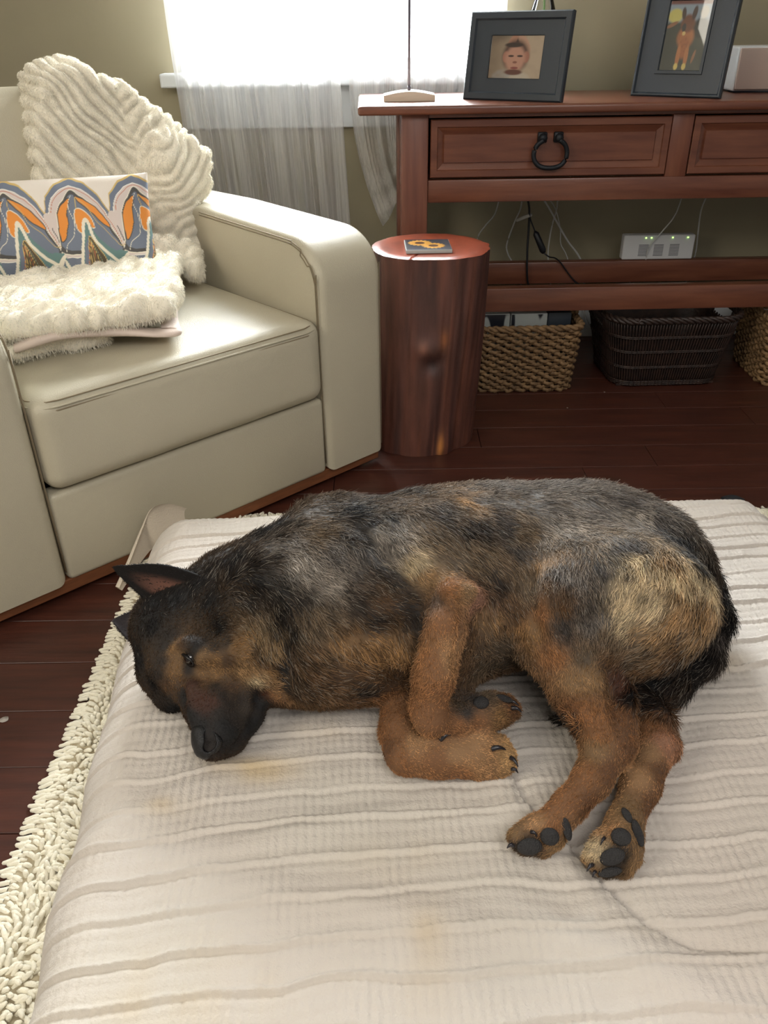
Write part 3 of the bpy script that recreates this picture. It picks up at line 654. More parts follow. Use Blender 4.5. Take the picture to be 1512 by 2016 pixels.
# dark wicker basket
def wicker_basket(loc, rz=0):
    e = empty('wicker_basket', loc, rz); tag(e, 'dark brown wicker basket with handle gaps between the two seagrass ones', 'basket')
    wb, db, wt, dt, h_ = .32, .27, .40, .34, .21; n = 150; bb = bmesh.new()
    A = rrect(wb, db, .06, n); B = rrect(wt, dt, .08, n)
    hole = lambda i: abs(B[i][1]) < .055 and abs(B[i][0]) > wt/2-.03
    for i in range(n):
        top_ = .80 if hole(i) else .99
        pts = []
        for f in np.linspace(0, top_, 8):
            o_ = .002*math.sin(f*22+(i % 2)*math.pi); pts.append((A[i][0]+(B[i][0]-A[i][0])*f+A[i][2]*o_, A[i][1]+(B[i][1]-A[i][1])*f+A[i][3]*o_, .004+f*h_))
        tube(pts, .0026, 5, False, bb)
    s = obj('stakes', bb, M['darkwicker'], e); s['kind'] = 'stuff'
    bb = bmesh.new()
    for f in list(np.linspace(.01, .06, 3))+[.28, .30, .52, .54, .74, .76]:
        for t0 in (0, math.pi):
            tube([(A[i][0]+(B[i][0]-A[i][0])*f+A[i][2]*.004*math.sin(i*2.1+t0), A[i][1]+(B[i][1]-A[i][1])*f+A[i][3]*.004*math.sin(i*2.1+t0), .004+f*h_) for i in range(n)], .0026, 5, True, bb)
    w2 = obj('weaving_band', bb, M['darkwicker'], e)
    # inner skin of fine weave so that the far side reads as solid
    fs = np.linspace(0, .78, 30); V = np.array([[(a_[0]+(b_[0]-a_[0])*f)*.975, (a_[1]+(b_[1]-a_[1])*f)*.975, .004+f*h_+.0015*math.sin(i*2.)] for i, (a_, b_) in enumerate(zip(A, B)) for f in fs])
    o = obj('inner_weave', np_mesh('inner_weave', V, grid_faces(n, 30, True)), M['darkwicker'], e)
    bb = bmesh.new()
    for t0 in (0, 2.1, 4.2): tube([(x+nx*.006*math.sin(i*.9+t0), y+ny*.006*math.sin(i*.9+t0), h_+.004+.006*math.cos(i*.9+t0)) for i, (x, y, nx, ny) in enumerate(B)], .0055, 6, True, bb)
    obj('rim', bb, M['darkwicker'], e); obj('bottom', box(-wb/2+.01, wb/2-.01, -db/2+.01, db/2-.01, .001, .008), M['darkwicker'], e, False)
    return e
wicker_basket((.862, 2.46, 0), R(2))

# ================================================================= ARMCHAIR
CU = Vector((.736, .677, 0)); CV = Vector((-.677, .736, 0)); CL = Vector((-.71, 1.19, 0))
ch = empty('leather_armchair', CL, math.atan2(.677, .736)); tag(ch, 'wide cream leather armchair with stitched arms and a wooden plinth', 'armchair')
def uvz(u, v, z): return CL+CU*u+CV*v+Vector((0, 0, z))
def puff(x0, x1, y0, y1, z0, z1, r, bz=0, by=0, bx=0, n=26, wr=0, seed=0):
    """box with rounded edges and softly domed faces"""
    V = []; Fs = []; hx, hy, hz = (x1-x0)/2, (y1-y0)/2, (z1-z0)/2; c = np.array([(x0+x1)/2, (y0+y1)/2, (z0+z1)/2]); H_ = np.array([hx, hy, hz])
    g = np.linspace(-1, 1, n); g = np.sign(g)*(1-(1-np.abs(g))**1.5); base = 0
    for ax in range(3):
        for s in (-1, 1):
            a, b_ = np.meshgrid(g, g, indexing='ij'); P = np.zeros((n, n, 3)); o = [(1, 2), (2, 0), (0, 1)][ax]; P[..., ax] = s; P[..., o[0]] = a; P[..., o[1]] = b_
            f = grid_faces(n, n)+base
            if s < 0: f = f[:, ::-1]
            V.append(P.reshape(-1, 3)); Fs.append(f); base += n*n
    Q = np.concatenate(V); P = Q*H_; inner = np.clip(P, -(H_-r), H_-r); d = P-inner; L_ = np.linalg.norm(d, axis=1, keepdims=True); P = inner+np.where(L_ > 1e-9, d/np.maximum(L_, 1e-9)*r, 0)
    q = Q**2; P[:, 2] += np.sign(Q[:, 2])*np.abs(Q[:, 2])**4*bz*(1-q[:, 0])*(1-q[:, 1]); P[:, 1] += np.sign(Q[:, 1])*np.abs(Q[:, 1])**4*by*(1-q[:, 0])*(1-q[:, 2]); P[:, 0] += np.sign(Q[:, 0])*np.abs(Q[:, 0])**4*bx*(1-q[:, 1])*(1-q[:, 2])
    P += c
    if wr: P[:, 2] += wr*vnoise(P*[1, 2.2, 1], 14, seed)*(1-q[:, 0])
    me = np_mesh('puff', P, np.concatenate(Fs)); b = bmesh.new(); b.from_mesh(me); bmesh.ops.remove_doubles(b, verts=b.verts, dist=1e-5); bmesh.ops.recalc_face_normals(b, faces=b.faces); bpy.data.meshes.remove(me); return b
def arm_prof(zt, r_=.10):
    P = [(.0, .038), (.0, zt-r_)]
    for i in range(1, 13):
        a = math.pi/2*i/12; P.append((r_*1.15*(1-math.cos(a)), zt-r_+r_*math.sin(a)))
    return P+[(.45, zt+.010), (.90, zt+.006), (.90, .038)]
for nm, u0, u1, s_ in (('arm', .787, .97, 1), ('arm', -.052, .137, -1)):
    a = obj(nm, prism(arm_prof(.575), 0, u0, u1, .022, 6), M['leather'], ch); auto(a, 40)
    ue = u0 if s_ > 0 else u1
    for off in (.010, .017):
        pts = []
        for (v_, z_) in arm_prof(.575)[1:-2]:
            # inset the line from the profile edge
            pts.append((ue+s_*(-.0006), v_+off*.8 if z_ < .56 else v_, z_-off*(.9 if v_ > .02 else .25)))
        pts = [(ue-s_*.0006, off*.8, .06)]+pts
        obj('stitching', tube(catmull(pts, 3), .0012, 6), M['stitch'], a)
    pts = [(u0+.0 if s_ < 0 else u1+.0006, v_+.012, z_-.008) for (v_, z_) in arm_prof(.575)[1:-2]]
    pts = [(pts[0][0], .012, .05)]+pts
    obj('stitching', tube(catmull(pts, 3), .0012, 6), M['stitch'], a)
obj('seat_cushion', puff(.142, .783, -.012, .66, .232, .415, .032, bz=.016, by=.006, n=34, wr=.002), M['leather'], ch)
sc_ = [o for o in ch.children if o.name.startswith('seat_cushion')][0]
for dz in (.0, -.009, -.016):
    P = rrect(.641-.012+ (.010 if dz else 0), .672-.010+(.010 if dz else 0), .045, 120)
    obj('stitching' if dz != -.009 else 'piping', tube([(x+.4625, y+.324, .406+dz) for x, y, nx, ny in P], .0013 if dz != -.009 else .0022, 6, True), M['stitch'] if dz != -.009 else M['leather'], sc_)
auto(obj('front_panel', box(.139, .786, .004, .05, .038, .228, .012, 4), M['leather'], ch))
auto(obj('backrest', puff(.10, .82, .74, .92, .05, .74, .05, by=.01, n=20), M['leather'], ch), 80)
bk = obj('back_cushion', puff(.145, .782, .0, .17, .0, .44, .055, by=.022, bz=.012, n=26, wr=.002), M['leather'], ch)
bk.matrix_local = Matrix.Translation((0, .605, .415))@Matrix.Rotation(R(-10), 4, 'X')
obj('plinth', box(.0, .92, .03, .86, .0, .042, .002), M['plinth'], ch)
for o in ch.children:
    if o.name.startswith('plinth'): auto(o)
obj('plinth_board', box(-.04, .96, .012, .03, .012, .040, .002), M['plinth'], ch, False)

# faux fur throw over the back, folded throw on the seat
def to_world(V): return np.outer(V[:, 0], CU)+np.outer(V[:, 1], CV)+np.outer(V[:, 2], (0, 0, 1))+np.array(CL)
def poly_sdf(px, py, poly):
    d = np.full(px.shape, 1e9); s = np.ones(px.shape); n = len(poly)
    for i in range(n):
        (ax, ay), (bx, by) = poly[i], poly[i-1]; ex, ey = bx-ax, by-ay; wx, wy = px-ax, py-ay; t = np.clip((wx*ex+wy*ey)/(ex*ex+ey*ey), 0, 1)
        d = np.minimum(d, (wx-ex*t)**2+(wy-ey*t)**2); c1 = py >= ay; c2 = py < by; c3 = ex*wy > ey*wx; fl = (c1 & c2 & c3) | (~c1 & ~c2 & ~c3); s = np.where(fl, -s, s)
    return s*np.sqrt(d)
def furry(e, V, Fq, nh, ln, colr, lift=.9, droop=.5, rad=.00045, name='long_pile', colv=.06):
    Nn = vnormals(V, Fq); P, T, Bc = sample_mesh(V, Fq, nh); nr_ = unit((Nn[T]*Bc[..., None]).sum(1))
    d = unit(nr_*lift+.45*rng.normal(size=(nh, 3))*.8+np.array([0, 0, -.35])); cl = vnoise(P, 70, 2)[:, None]*.25
    d = unit(d+.5*np.stack([vnoise(P, 45, 5), vnoise(P, 45, 6), vnoise(P, 45, 7)], -1)); c = np.array(colr)*(1+rng.normal(0, colv, (nh, 1)))
    return hair_obj(name, P, d, nr_, ln*(.6+.8*rng.random(nh)), np.clip(c, 0, 1), np.full(nh, rad), M['pile'], e, 4, droop)
FLUFF = S(248, 242, 226)
F = Field((.40, .38, .30), (1.0, .96, .96), .0045); sl, g = F.window(F.lo, F.lo+F.h*F.n)
poly = [(.475, .50), (.515, .80), (.545, .855), (.625, .868), (.72, .835), (.79, .775), (.845, .72), (.868, .69), (.855, .63), (.815, .585), (.812, .50), (.770, .395), (.68, .40), (.66, .47), (.62, .55)]
d2 = poly_sdf(g[..., 0], g[..., 2], poly); vc = .600+.14*(g[..., 2]-.45); vc = vc-.075*sstep(.66, .76, g[..., 0])*sstep(.82, .66, g[..., 2]); q = np.abs(g[..., 1]-vc)-.028
d = np.minimum(np.maximum(d2, q), 0)+np.hypot(np.maximum(d2, 0), np.maximum(q, 0))-.022; F.comb(sl, d, .01)
F.chain([(.56, .66, .86, .035), (.66, .74, .85, .05), (.78, .80, .77, .045), (.87, .80, .66, .03)], .04)     # over the top towards the back
F.chain([(.775, .56, .70, .045), (.785, .53, .55, .045), (.76, .50, .43, .045)], .03)
F.chain([(.700, .535, .74, .006), (.702, .50, .64, .016), (.690, .47, .54, .016), (.69, .46, .42, .012)], .02, 's')
V, Fq = F.mesh(); V = relax(V, Fq, 2); Nn = vnormals(V, Fq)
left = sstep(.74, .68, V[:, 0])
pv_ = V+.017*np.stack([vnoise(V, 17, 81), vnoise(V, 17, 82), vnoise(V, 17, 83)], -1)
s1 = (pv_[:, 0]*.79+pv_[:, 2]*.61)*math.pi/.025+2.2*vnoise(V*[1, 1, .6], 8, 2)+.9*vnoise(V, 22, 12)
s2 = (pv_[:, 2]*.95-pv_[:, 0]*.5)*math.pi/.028+3.0*vnoise(V, 11, 6)+1.4*vnoise(V, 26, 13)
rid = (np.abs(np.sin(s1))**.75)*left+(1-left)*np.abs(np.sin(s2))**.8
V = V+Nn*(.0150*rid*(.8+.35*vnoise(V, 10, 44))+.003*vnoise(V, 60, 4)+.007*vnoise(V, 17, 9)-.011)[:, None]
V = to_world(V)
thw = obj('fur_throw', np_mesh('fur_throw', V, Fq), M['fluff']); tag(thw, 'cream ruched faux fur throw draped over the back corner of the armchair', 'throw')
furry(thw, V, Fq, 120000, .0055, FLUFF, rad=.0004)
# folded one
F = Field((.10, -.02, .40), (.82, .56, .56), .004); sl, g = F.window(F.lo, F.lo+F.h*F.n)
poly = [(.475, .070), (.31, .125), (.185, .185), (.175, .46), (.64, .47), (.69, .40)]
def slab(poly, z0, z1, rr, wob=.0):
    d2 = poly_sdf(g[..., 0], g[..., 1], poly)+wob*vnoise(g, 14, 3); q = np.abs(g[..., 2]-(z0+z1)/2)-(z1-z0)/2+rr; d2 = d2+rr
    return np.minimum(np.maximum(d2, q), 0)+np.hypot(np.maximum(d2, 0), np.maximum(q, 0))-rr
F.comb(sl, slab([(u+.0, v-.015) for u, v in poly], .470, .515, .02, .012), .01)
F.comb(sl, slab([(.40, .17), (.36, .13), (.19, .165), (.175, .44), (.58, .44), (.60, .38)], .424, .462, .017, .012), .004)
F.chain([(.60, .45, .50, .03), (.68, .46, .50, .03), (.725, .43, .485, .03), (.705, .37, .465, .024)], .02)
V, Fq = F.mesh(); V = relax(V, Fq, 2); Nn = vnormals(V, Fq)
V = V+Nn*(.010*np.abs(np.sin(V[:, 0]*50-V[:, 1]*80+3*vnoise(V, 12, 5)))*sstep(.46, .50, V[:, 2])+.008*vnoise(V, 24, 4)+.003*vnoise(V, 60, 8)-.004)[:, None]
V[:, 2] = np.maximum(V[:, 2], .427)
V = to_world(V)
bl = obj('folded_throw', np_mesh('folded_throw', V, Fq), M['fluff']); tag(bl, 'cream faux fur throw folded in layers on the armchair seat', 'throw')
furry(bl, V, Fq, 60000, .0075, FLUFF, rad=.0004)
# its smooth lining showing between the layers: a folded sheet edge
lv = []
edge = [(.19, .150), (.25, .125), (.31, .108), (.37, .085), (.43, .058), (.475, .048), (.505, .09), (.54, .16)]
ez = [.455, .470, .466, .459, .448, .446, .448, .45]
E_ = catmull([(a_[0], a_[1], z_) for a_, z_ in zip(edge, ez)], 8)
for i, p_ in enumerate(E_):
    t_ = E_[min(i+1, len(E_)-1)]-E_[max(i-1, 0)]; t_.normalize(); inn = Vector((-t_.y, t_.x, 0))
    for k in range(11):
        a_ = math.pi*k/10; wv = .002*math.sin(i*.35)
        lv.append(p_+inn*(.042-.040*math.sin(a_)*(1+.12*math.sin(i*.22))) + Vector((0, 0, (.0085+wv+.002*math.sin(i*.13))*math.cos(a_)-.002*math.cos(3*a_))))
V = to_world(np.array([list(v_) for v_ in lv])); obj('lining', np_mesh('lining', V, grid_faces(len(E_), 11)), M['lining'], bl)['label'] = 'smooth pale pink lining'
# patterned cushion
def cush_col(X, Y):
    """one repeat of the flowing scallops, drawn as smooth closed shapes and lines; X,Y in a 485-wide cell"""
    P2 = np.stack([X, Y], -1)/485; X = X+7*vnoise(P2, 4, 3)+3*vnoise(P2, 14, 4); Y = Y+7*vnoise(P2, 4, 5)+3*vnoise(P2, 14, 6)
    C = np.ones((len(X), 3))*np.array(S(232, 222, 210)); x0 = 205.; XX = (X-x0) % 485.+x0      # cell runs valley to valley
    def sh(poly, col, edge=None, ew=5, sm=True):
        nonlocal C
        pp = [(p.x, p.y) for p in catmull([(a, b_, 0) for a, b_ in poly], 4, True)] if sm else poly
        d = np.full(len(X), 1e9)
        for o_ in (-485, 0, 485): d = np.minimum(d, poly_sdf(XX+o_, Y, pp))
        C = paint(C, 1-sstep(-1.5, 1.5, d), col)
        if edge: C = paint(C, 1-sstep(ew*.5-1, ew*.5+1, np.abs(d)), edge)
    def ln(pts, col, w_=5):
        nonlocal C
        pp = [(p.x, p.y) for p in catmull([(a, b_, 0) for a, b_ in pts], 4)]; d = np.full(len(X), 1e9)
        for o_ in (-485, 0, 485):
            for (ax, ay), (bx, by) in zip(pp, pp[1:]):
                ex, ey = bx-ax, by-ay; wx, wy = XX+o_-ax, Y-ay; t_ = np.clip((wx*ex+wy*ey)/(ex*ex+ey*ey+1e-6), 0, 1); d = np.minimum(d, np.hypot(wx-ex*t_, wy-ey*t_))
        C = paint(C, 1-sstep(w_*.5-1.2, w_*.5+1.2, d), col)
    BL, PK, DK, OR_, TE, WH, GO, BR, RU = (116, 124, 140), (212, 198, 192), (84, 82, 80), (228, 144, 62), (104, 134, 132), (232, 224, 206), (208, 178, 112), (92, 80, 62), (190, 112, 76)
    # outer scallop: gold, blue grey band, pinkish band
    arch = lambda k, top: [(205+k*.12, 1170+k*.9), (222+k*.35, 1060+k*.75), (290+k*.3, 985+k*.85), (400, top), (520-k*.1, 985+k*.75), (610-k*.15, 1060+k*.8), (690-k*.12, 1180+k*.8)]
    base = [(760, 1700), (150, 1700)]
    A1 = arch(-22, 925); sh(A1+[(690, 1800), (205, 1800)], GO, sm=False)
    sh(arch(-10, 940)+[(690, 1800), (205, 1800)], BL, GO, 4, False)
    sh([(235, 1130), (262, 1060), (320, 1010), (400, 985), (490, 1010), (580, 1070), (650, 1150), (705, 1240), (770, 1390), (770, 1420), (290, 1420), (262, 1370), (240, 1270), (228, 1190)], PK, (240, 234, 224), 5, False)
    ln([(705, 1195), (745, 1290), (775, 1400)], PK, 62); ln([(215, 1180), (250, 1290), (285, 1400)], PK, 58)
    ln([(250, 1150), (285, 1060), (400, 1000), (500, 1035), (600, 1105), (690, 1230), (765, 1390)], RU, 4); ln([(725, 1240), (750, 1300), (760, 1330)], DK, 6)
    sh([(300, 1400), (280, 1330), (285, 1220), (305, 1130), (345, 1070), (405, 1010), (470, 1050), (560, 1110), (640, 1190), (700, 1280), (760, 1400), (620, 1400)], DK, WH, 6)
    sh([(306, 1370), (300, 1260), (318, 1160), (355, 1095), (405, 1040), (470, 1075), (560, 1140), (640, 1220), (690, 1300), (740, 1390), (560, 1380)], BL)
    sh([(395, 1065), (370, 1150), (365, 1220), (330, 1300), (295, 1325), (288, 1260), (300, 1170), (340, 1095)], OR_, DK, 7)
    sh([(430, 1050), (500, 1080), (580, 1130), (650, 1200), (676, 1255), (620, 1225), (540, 1160), (470, 1100)], OR_, DK, 7)
    sh([(425, 1135), (480, 1140), (530, 1190), (556, 1250), (500, 1245), (455, 1280), (420, 1240)], OR_, WH, 5)
    ln([(405, 1050), (380, 1110), (408, 1200), (395, 1290), (330, 1340), (310, 1390)], WH, 4); ln([(440, 1060), (520, 1130), (560, 1200), (640, 1270), (720, 1350), (765, 1350)], GO, 4); ln([(432, 1060), (440, 1130)], GO, 5)
    # teal and white zigzag
    sh([(285, 1400), (330, 1480), (375, 1540), (430, 1400), (470, 1215), (510, 1205), (560, 1290), (650, 1370), (720, 1400), (775, 1395), (765, 1450), (720, 1500), (640, 1460), (560, 1400), (505, 1310), (460, 1420), (400, 1600), (350, 1600), (285, 1500), (262, 1500), (215, 1560), (205, 1400)], TE, None)
    ln([(240, 1500), (285, 1440), (330, 1510), (372, 1560), (410, 1480), (450, 1350), (478, 1215), (505, 1215), (545, 1320), (620, 1400), (715, 1460), (745, 1440), (775, 1415)], WH, 22)
    sh([(500, 1290), (540, 1370), (600, 1440), (680, 1520), (720, 1540), (770, 1440), (800, 1800), (150, 1800), (285, 1480), (340, 1600), (380, 1600), (430, 1500), (460, 1370)], BL, None, sm=False)
    sh([(505, 1300), (560, 1370), (620, 1460), (670, 1600), (720, 1850), (430, 1850), (470, 1600), (480, 1450)], BR, GO, 5)
    for k, cc_ in ((-2.2, RU), (-1.2, GO), (-.3, GO), (.6, RU), (1.5, GO), (2.4, (120, 140, 120))): ln([(510, 1320), (520+k*22, 1450), (530+k*50, 1650), (540+k*70, 1850)], cc_, 4)
    sh([(270, 1850), (262, 1600), (285, 1500), (310, 1600), (325, 1850)], (206, 178, 172), RU, 11); sh([(650, 1850), (690, 1560), (770, 1480), (800, 1600), (780, 1850)], (186, 170, 160), None)
    return C
cw, chh = .52, .235
bl_ = onz(300, 548, .475); tr_ = onz(287, 364, .665)
cs_ = empty('patterned_cushion', (0, 0, 0)); tag(cs_, 'lumbar cushion with orange, teal and grey scalloped embroidery on the armchair', 'cushion')
n = 300; a, b_ = np.meshgrid(np.linspace(-1, 1, n), np.linspace(-1, 1, n), indexing='ij'); Vs = []; Fs = []; Cs = []
for s in (-1, 1):
    th_ = .062*np.clip((1-a**6)*(1-b_**4), 0, 1)**.5*(.55+.45*(1-a**2)*(1-b_**2)); pin = 1-.035*(1-np.abs(b_))*(np.abs(a)**4); pin2 = 1-.05*(1-np.abs(a)**2)*(np.abs(b_)**6)*-.4
    X = a*cw/2*(1-.03*(1-b_**2)); Z = b_*chh/2*(1-.05*(1-a**2)*0); Z = b_*chh/2*(1+.03*np.abs(a)**6); Y = s*th_+.002*vnoise(np.stack([a, b_], -1), 6, 3)
    Vs.append(np.stack([X, Y, Z], -1).reshape(-1, 3)); f = grid_faces(n, n); Fs.append((f if s < 0 else f[:, ::-1])+(0 if s < 0 else n*n)); Cs.append(cush_col(1010-(cw/2-X.ravel())*3638, 930+(chh/2-Z.ravel())*2900) if s < 0 else Cs[0])
V = np.concatenate(Vs); me = np_mesh('cover', V, np.concatenate(Fs)); set_col(me, np.concatenate(Cs)); 
cc = obj('embroidered_cover', me, M['flat_print'], cs_)
cyaw = R(14)
cs_.rotation_euler = (R(-17), 0, cyaw)
cs_.location = Vector(((tr_.x+bl_.x)/2+.006, (tr_.y+bl_.y)/2+.035, .568)) - Vector((math.cos(cyaw), math.sin(cyaw), 0))*cw/2
bb = None
for k in range(16):
    a0 = rng.random()*.5-.25; bb = tube(catmull([(cw/2-.012, -.004, -chh/2+.048), (cw/2+.004+.012*a0, -.006+.004*a0, -chh/2+.02), (cw/2+.002+.050*a0+.014, -.004+.006*a0, -chh/2-.006+.01*a0)], 3), .0013, 5, b=bb)
obj('tassel', bb, mat('gold_brown_yarn', S(190, 150, 80), .8, col2=S(120, 90, 60), scale=200), cs_)

# ================================================================= RUG
rug = empty('shag_rug', (.1, .8, 0)); tag(rug, 'cream chenille noodle rug lying under the quilted dog bed', 'rug')
RX0, RX1, RY0, RY1 = -.492, 1.15, -.1, 1.575
o = obj('backing', box(RX0-.1, RX1-.1, RY0-.8, RY1-.8, .001, .010, .003), M['rugback'], rug)
sp_ = .0080; xs = np.arange(RX0, RX1, sp_); ys = np.arange(.18, RY1+.001, sp_); X, Y = np.meshgrid(xs, ys, indexing='ij'); X = X.ravel()+rng.normal(0, .0018, X.size); Y = Y.ravel()+rng.normal(0, .0018, Y.size)
k = (X < -.30) | (Y > 1.24) | ((X > .58) & (Y > .8)); X, Y = X[k], Y[k]; n = len(X)
edge_l = sstep(.035, 0, X-RX0); edge_f = sstep(.03, 0, RY1-Y); edge_any = np.maximum(edge_l, edge_f)
q2 = np.stack([X, Y], -1); ang_ = vnoise(q2, 11, 3)*3.4+np.pi*.8+rng.normal(0, .5, n); tilt = .62+.6*vnoise(q2, 13, 8)+rng.normal(0, .24, n); tilt = np.clip(tilt, .05, 1.25)
dirx = np.cos(ang_)*np.sin(tilt); diry = np.sin(ang_)*np.sin(tilt); dz = np.cos(tilt)
dirx = dirx*(1-edge_l)+edge_l*(-1.0); diry = diry*(1-edge_any)+edge_f*1.0+rng.normal(0, .18, n)*edge_any; dz = dz*(1-edge_any*.75)
D = unit(np.stack([dirx, diry, dz], -1)); Ln = .015+.007*rng.random(n)
ns, nk = 5, 6; t = np.linspace(0, 1, ns)
Pn = np.stack([X, Y, np.full(n, .008)], -1)[:, None, :]+D[:, None, :]*(Ln[:, None]*t)[..., None]; Pn[..., 2] -= (.006*t**2)[None, :]*(1+edge_any[:, None]*1.1); Pn[..., 2] = np.maximum(Pn[..., 2], .005)
s_ = unit(np.cross(D, np.array([.3, .1, 1.]))); q_ = np.cross(s_, D); rr_ = .0035*np.array([.85, 1, 1.04, 1.0, .72])
an = np.arange(nk)*2*np.pi/nk
V = Pn[:, :, None, :]+rr_[None, :, None, None]*(s_[:, None, None, :]*np.cos(an)[None, None, :, None]+q_[:, None, None, :]*np.sin(an)[None, None, :, None])
V = V.reshape(n, ns*nk, 3); tip = Pn[:, -1]+D*.0016; V = np.concatenate([V, tip[:, None, :]], 1).reshape(-1, 3)
f = []
for i in range(ns-1):
    for k_ in range(nk): f.append((i*nk+k_, i*nk+(k_+1) % nk, (i+1)*nk+(k_+1) % nk, (i+1)*nk+k_))
for k_ in range(nk): f.append(((ns-1)*nk+k_, (ns-1)*nk+(k_+1) % nk, ns*nk, ns*nk))
f = np.array(f); quads = (f[:-nk][None]+(np.arange(n)*(ns*nk+1))[:, None, None]).reshape(-1, 4); tris = (f[-nk:, :3][None]+(np.arange(n)*(ns*nk+1))[:, None, None]).reshape(-1, 3)
me = bpy.data.meshes.new('noodle_pile'); V = V-np.array([.1, .8, 0]); me.vertices.add(len(V)); me.vertices.foreach_set('co', V.astype(np.float32).ravel())
me.loops.add(quads.size+tris.size); me.loops.foreach_set('vertex_index', np.concatenate([quads.ravel(), tris.ravel()]).astype(np.int32)); me.polygons.add(len(quads)+len(tris))
ls = np.concatenate([np.arange(len(quads))*4, quads.size+np.arange(len(tris))*3]).astype(np.int32); me.polygons.foreach_set('loop_start', ls); me.polygons.foreach_set('loop_total', np.concatenate([np.full(len(quads), 4), np.full(len(tris), 3)]).astype(np.int32)); me.update(calc_edges=True)
o = obj('noodle_pile', me, M['noodle'], rug); o['kind'] = 'stuff'
# dark strap end beyond the bed
P = [onz(1425, 985, .016), onz(1444, 981, .02), onz(1462, 988, .014)]
o = obj('black_strap', tube(catmull(P, 5), .011, 8, flat=1.3), M['black_cloth']); o.location.z -= .004; tag(o, 'black cloth strap end poking out beyond the far right corner of the bed', 'strap')

# ================================================================= DOG BED
BZ = .18
A_, B_, C_, D_ = np.array([-.440, 1.338]), np.array([.70, 1.392]), np.array([.78, .08]), np.array([-.395, .08])
def bed_uv(x, y):
    """world to bed coordinates in metres from the far left corner (small skew ignored)"""
    ex = unit(B_-A_); s = (x-A_[0])*ex[0]+(y-A_[1])*ex[1]; t = -((x-A_[0])*(-ex[1])+(y-A_[1])*ex[0]); return s, t
seams = [.030, .068, .115, .150, .190, .232, .268, .312, .355, .392, .436, .478, .524, .566, .612, .655, .700, .742, .790, .832, .878, .920, .965, 1.01, 1.055, 1.10, 1.15, 1.2, 1.25]
def cover_h(s, t, x, y):
    q2 = np.stack([x, y], -1)
    tw = t + .016*vnoise(q2*[1, .6], 4.2, 11)+.0075*vnoise(q2*[1, .5], 13, 12)+.0018*vnoise(q2, 45, 13)
    z = .0032*vnoise(q2, 5, 21)+.0024*vnoise(q2*[1, 1.6], 11, 22)
    band = np.zeros_like(s)
    for i, c in enumerate(seams):
        dd = tw-c; z += (.0032 if i % 3 != 1 else .0016)*np.exp(-(dd/.0026)**2)*(1+.4*vnoise(q2, 9, 60+i)) - .0016*np.exp(-((dd-.0055)/.0035)**2); band += (tw > c)
    off = hsh(band.astype(int), np.full(band.shape, 5)); off2 = hsh(band.astype(int), np.full(band.shape, 9))
    ribs = np.abs(np.sin((s*(1+.03*off)+.0012*vnoise(q2, 60, 4))*math.pi/.0105+off*6)); z += .0022*ribs**.7*(.6+.4*vnoise(q2, 30, 6))
    rows_ = np.abs(np.sin(tw*math.pi/(.0125+.004*off2))); z += .0010*rows_**.6
    # the long crease running from under the paws to the near right
    cr = [onz(px, py, BZ) for px, py in ((985, 1440), (1005, 1520), (1035, 1590), (1110, 1655), (1180, 1735), (1260, 1815), (1360, 1868), (1512, 1880))]
    dm = np.full(x.shape, 9.); sd = np.zeros(x.shape)
    for a, c in zip(cr, cr[1:]):
        e0, e1 = c.x-a.x, c.y-a.y; w0, w1 = x-a.x, y-a.y; tt = np.clip((w0*e0+w1*e1)/(e0*e0+e1*e1), 0, 1); dd = np.hypot(w0-e0*tt, w1-e1*tt); si = np.sign(e0*w1-e1*w0); m_ = dd < dm; sd = np.where(m_, si, sd); dm = np.minimum(dm, dd)
    z += -.0055*np.exp(-(dm/.013)**2)+.0065*np.exp(-(dm/.03)**2)*(sd < 0)
    # shallow folds radiating from the dog's weight
    for (fx, fy, a0, amp, wd_, ln_) in ((-.10, .60, .25, .006, .016, .16), (.02, .50, -.2, .005, .02, .2), (-.30, .62, .6, .007, .02, .12), (.28, .42, -.5, .006, .02, .15), (.12, .62, .1, .005, .014, .1)):
        c_, s0 = math.cos(a0), math.sin(a0); u_ = (x-fx)*c_+(y-fy)*s0; v_ = -(x-fx)*s0+(y-fy)*c_; z += amp*np.exp(-(u_/ln_)**2-(v_/wd_)**2)
    return z
def bed_z(x, y):
    ex = unit(B_-A_); W_ = np.linalg.norm(B_-A_)+.04; Hh = 1.31
    s, t = bed_uv(x, y); s2 = s-.045*(t/1.3)   # left side runs slightly askew
    rc = .07; dx = np.abs(s2-W_/2)-(W_/2-rc); dy = np.abs(t-Hh/2)-(Hh/2-rc); d = rc-(np.hypot(np.maximum(dx, 0), np.maximum(dy, 0))+np.minimum(np.maximum(dx, dy), 0))
    Rr = .085; k = np.clip(d/Rr, 0, 1); prof_ = (1-(1-k)**2.6)**(1/2.2)
    return s, t, d, prof_
nx_, ny_ = 680, 640
gx, gy = np.meshgrid(np.linspace(-.50, .86, nx_), np.linspace(.05, 1.46, ny_), indexing='ij')
s, t, d, pf = bed_z(gx, gy); zc = cover_h(s, t, gx, gy)
nz2 = vnoise(np.stack([gx, gy], -1), 9, 31)
hem = .016+.004*vnoise(np.stack([gx, gy], -1), 14, 33)
Z = np.where(d > 0, hem+(BZ-hem)*pf+zc*np.clip(.35+pf, 0, 1), hem-.006)
Z += .004*nz2*np.sin(np.clip(pf, 0, 1)*math.pi)
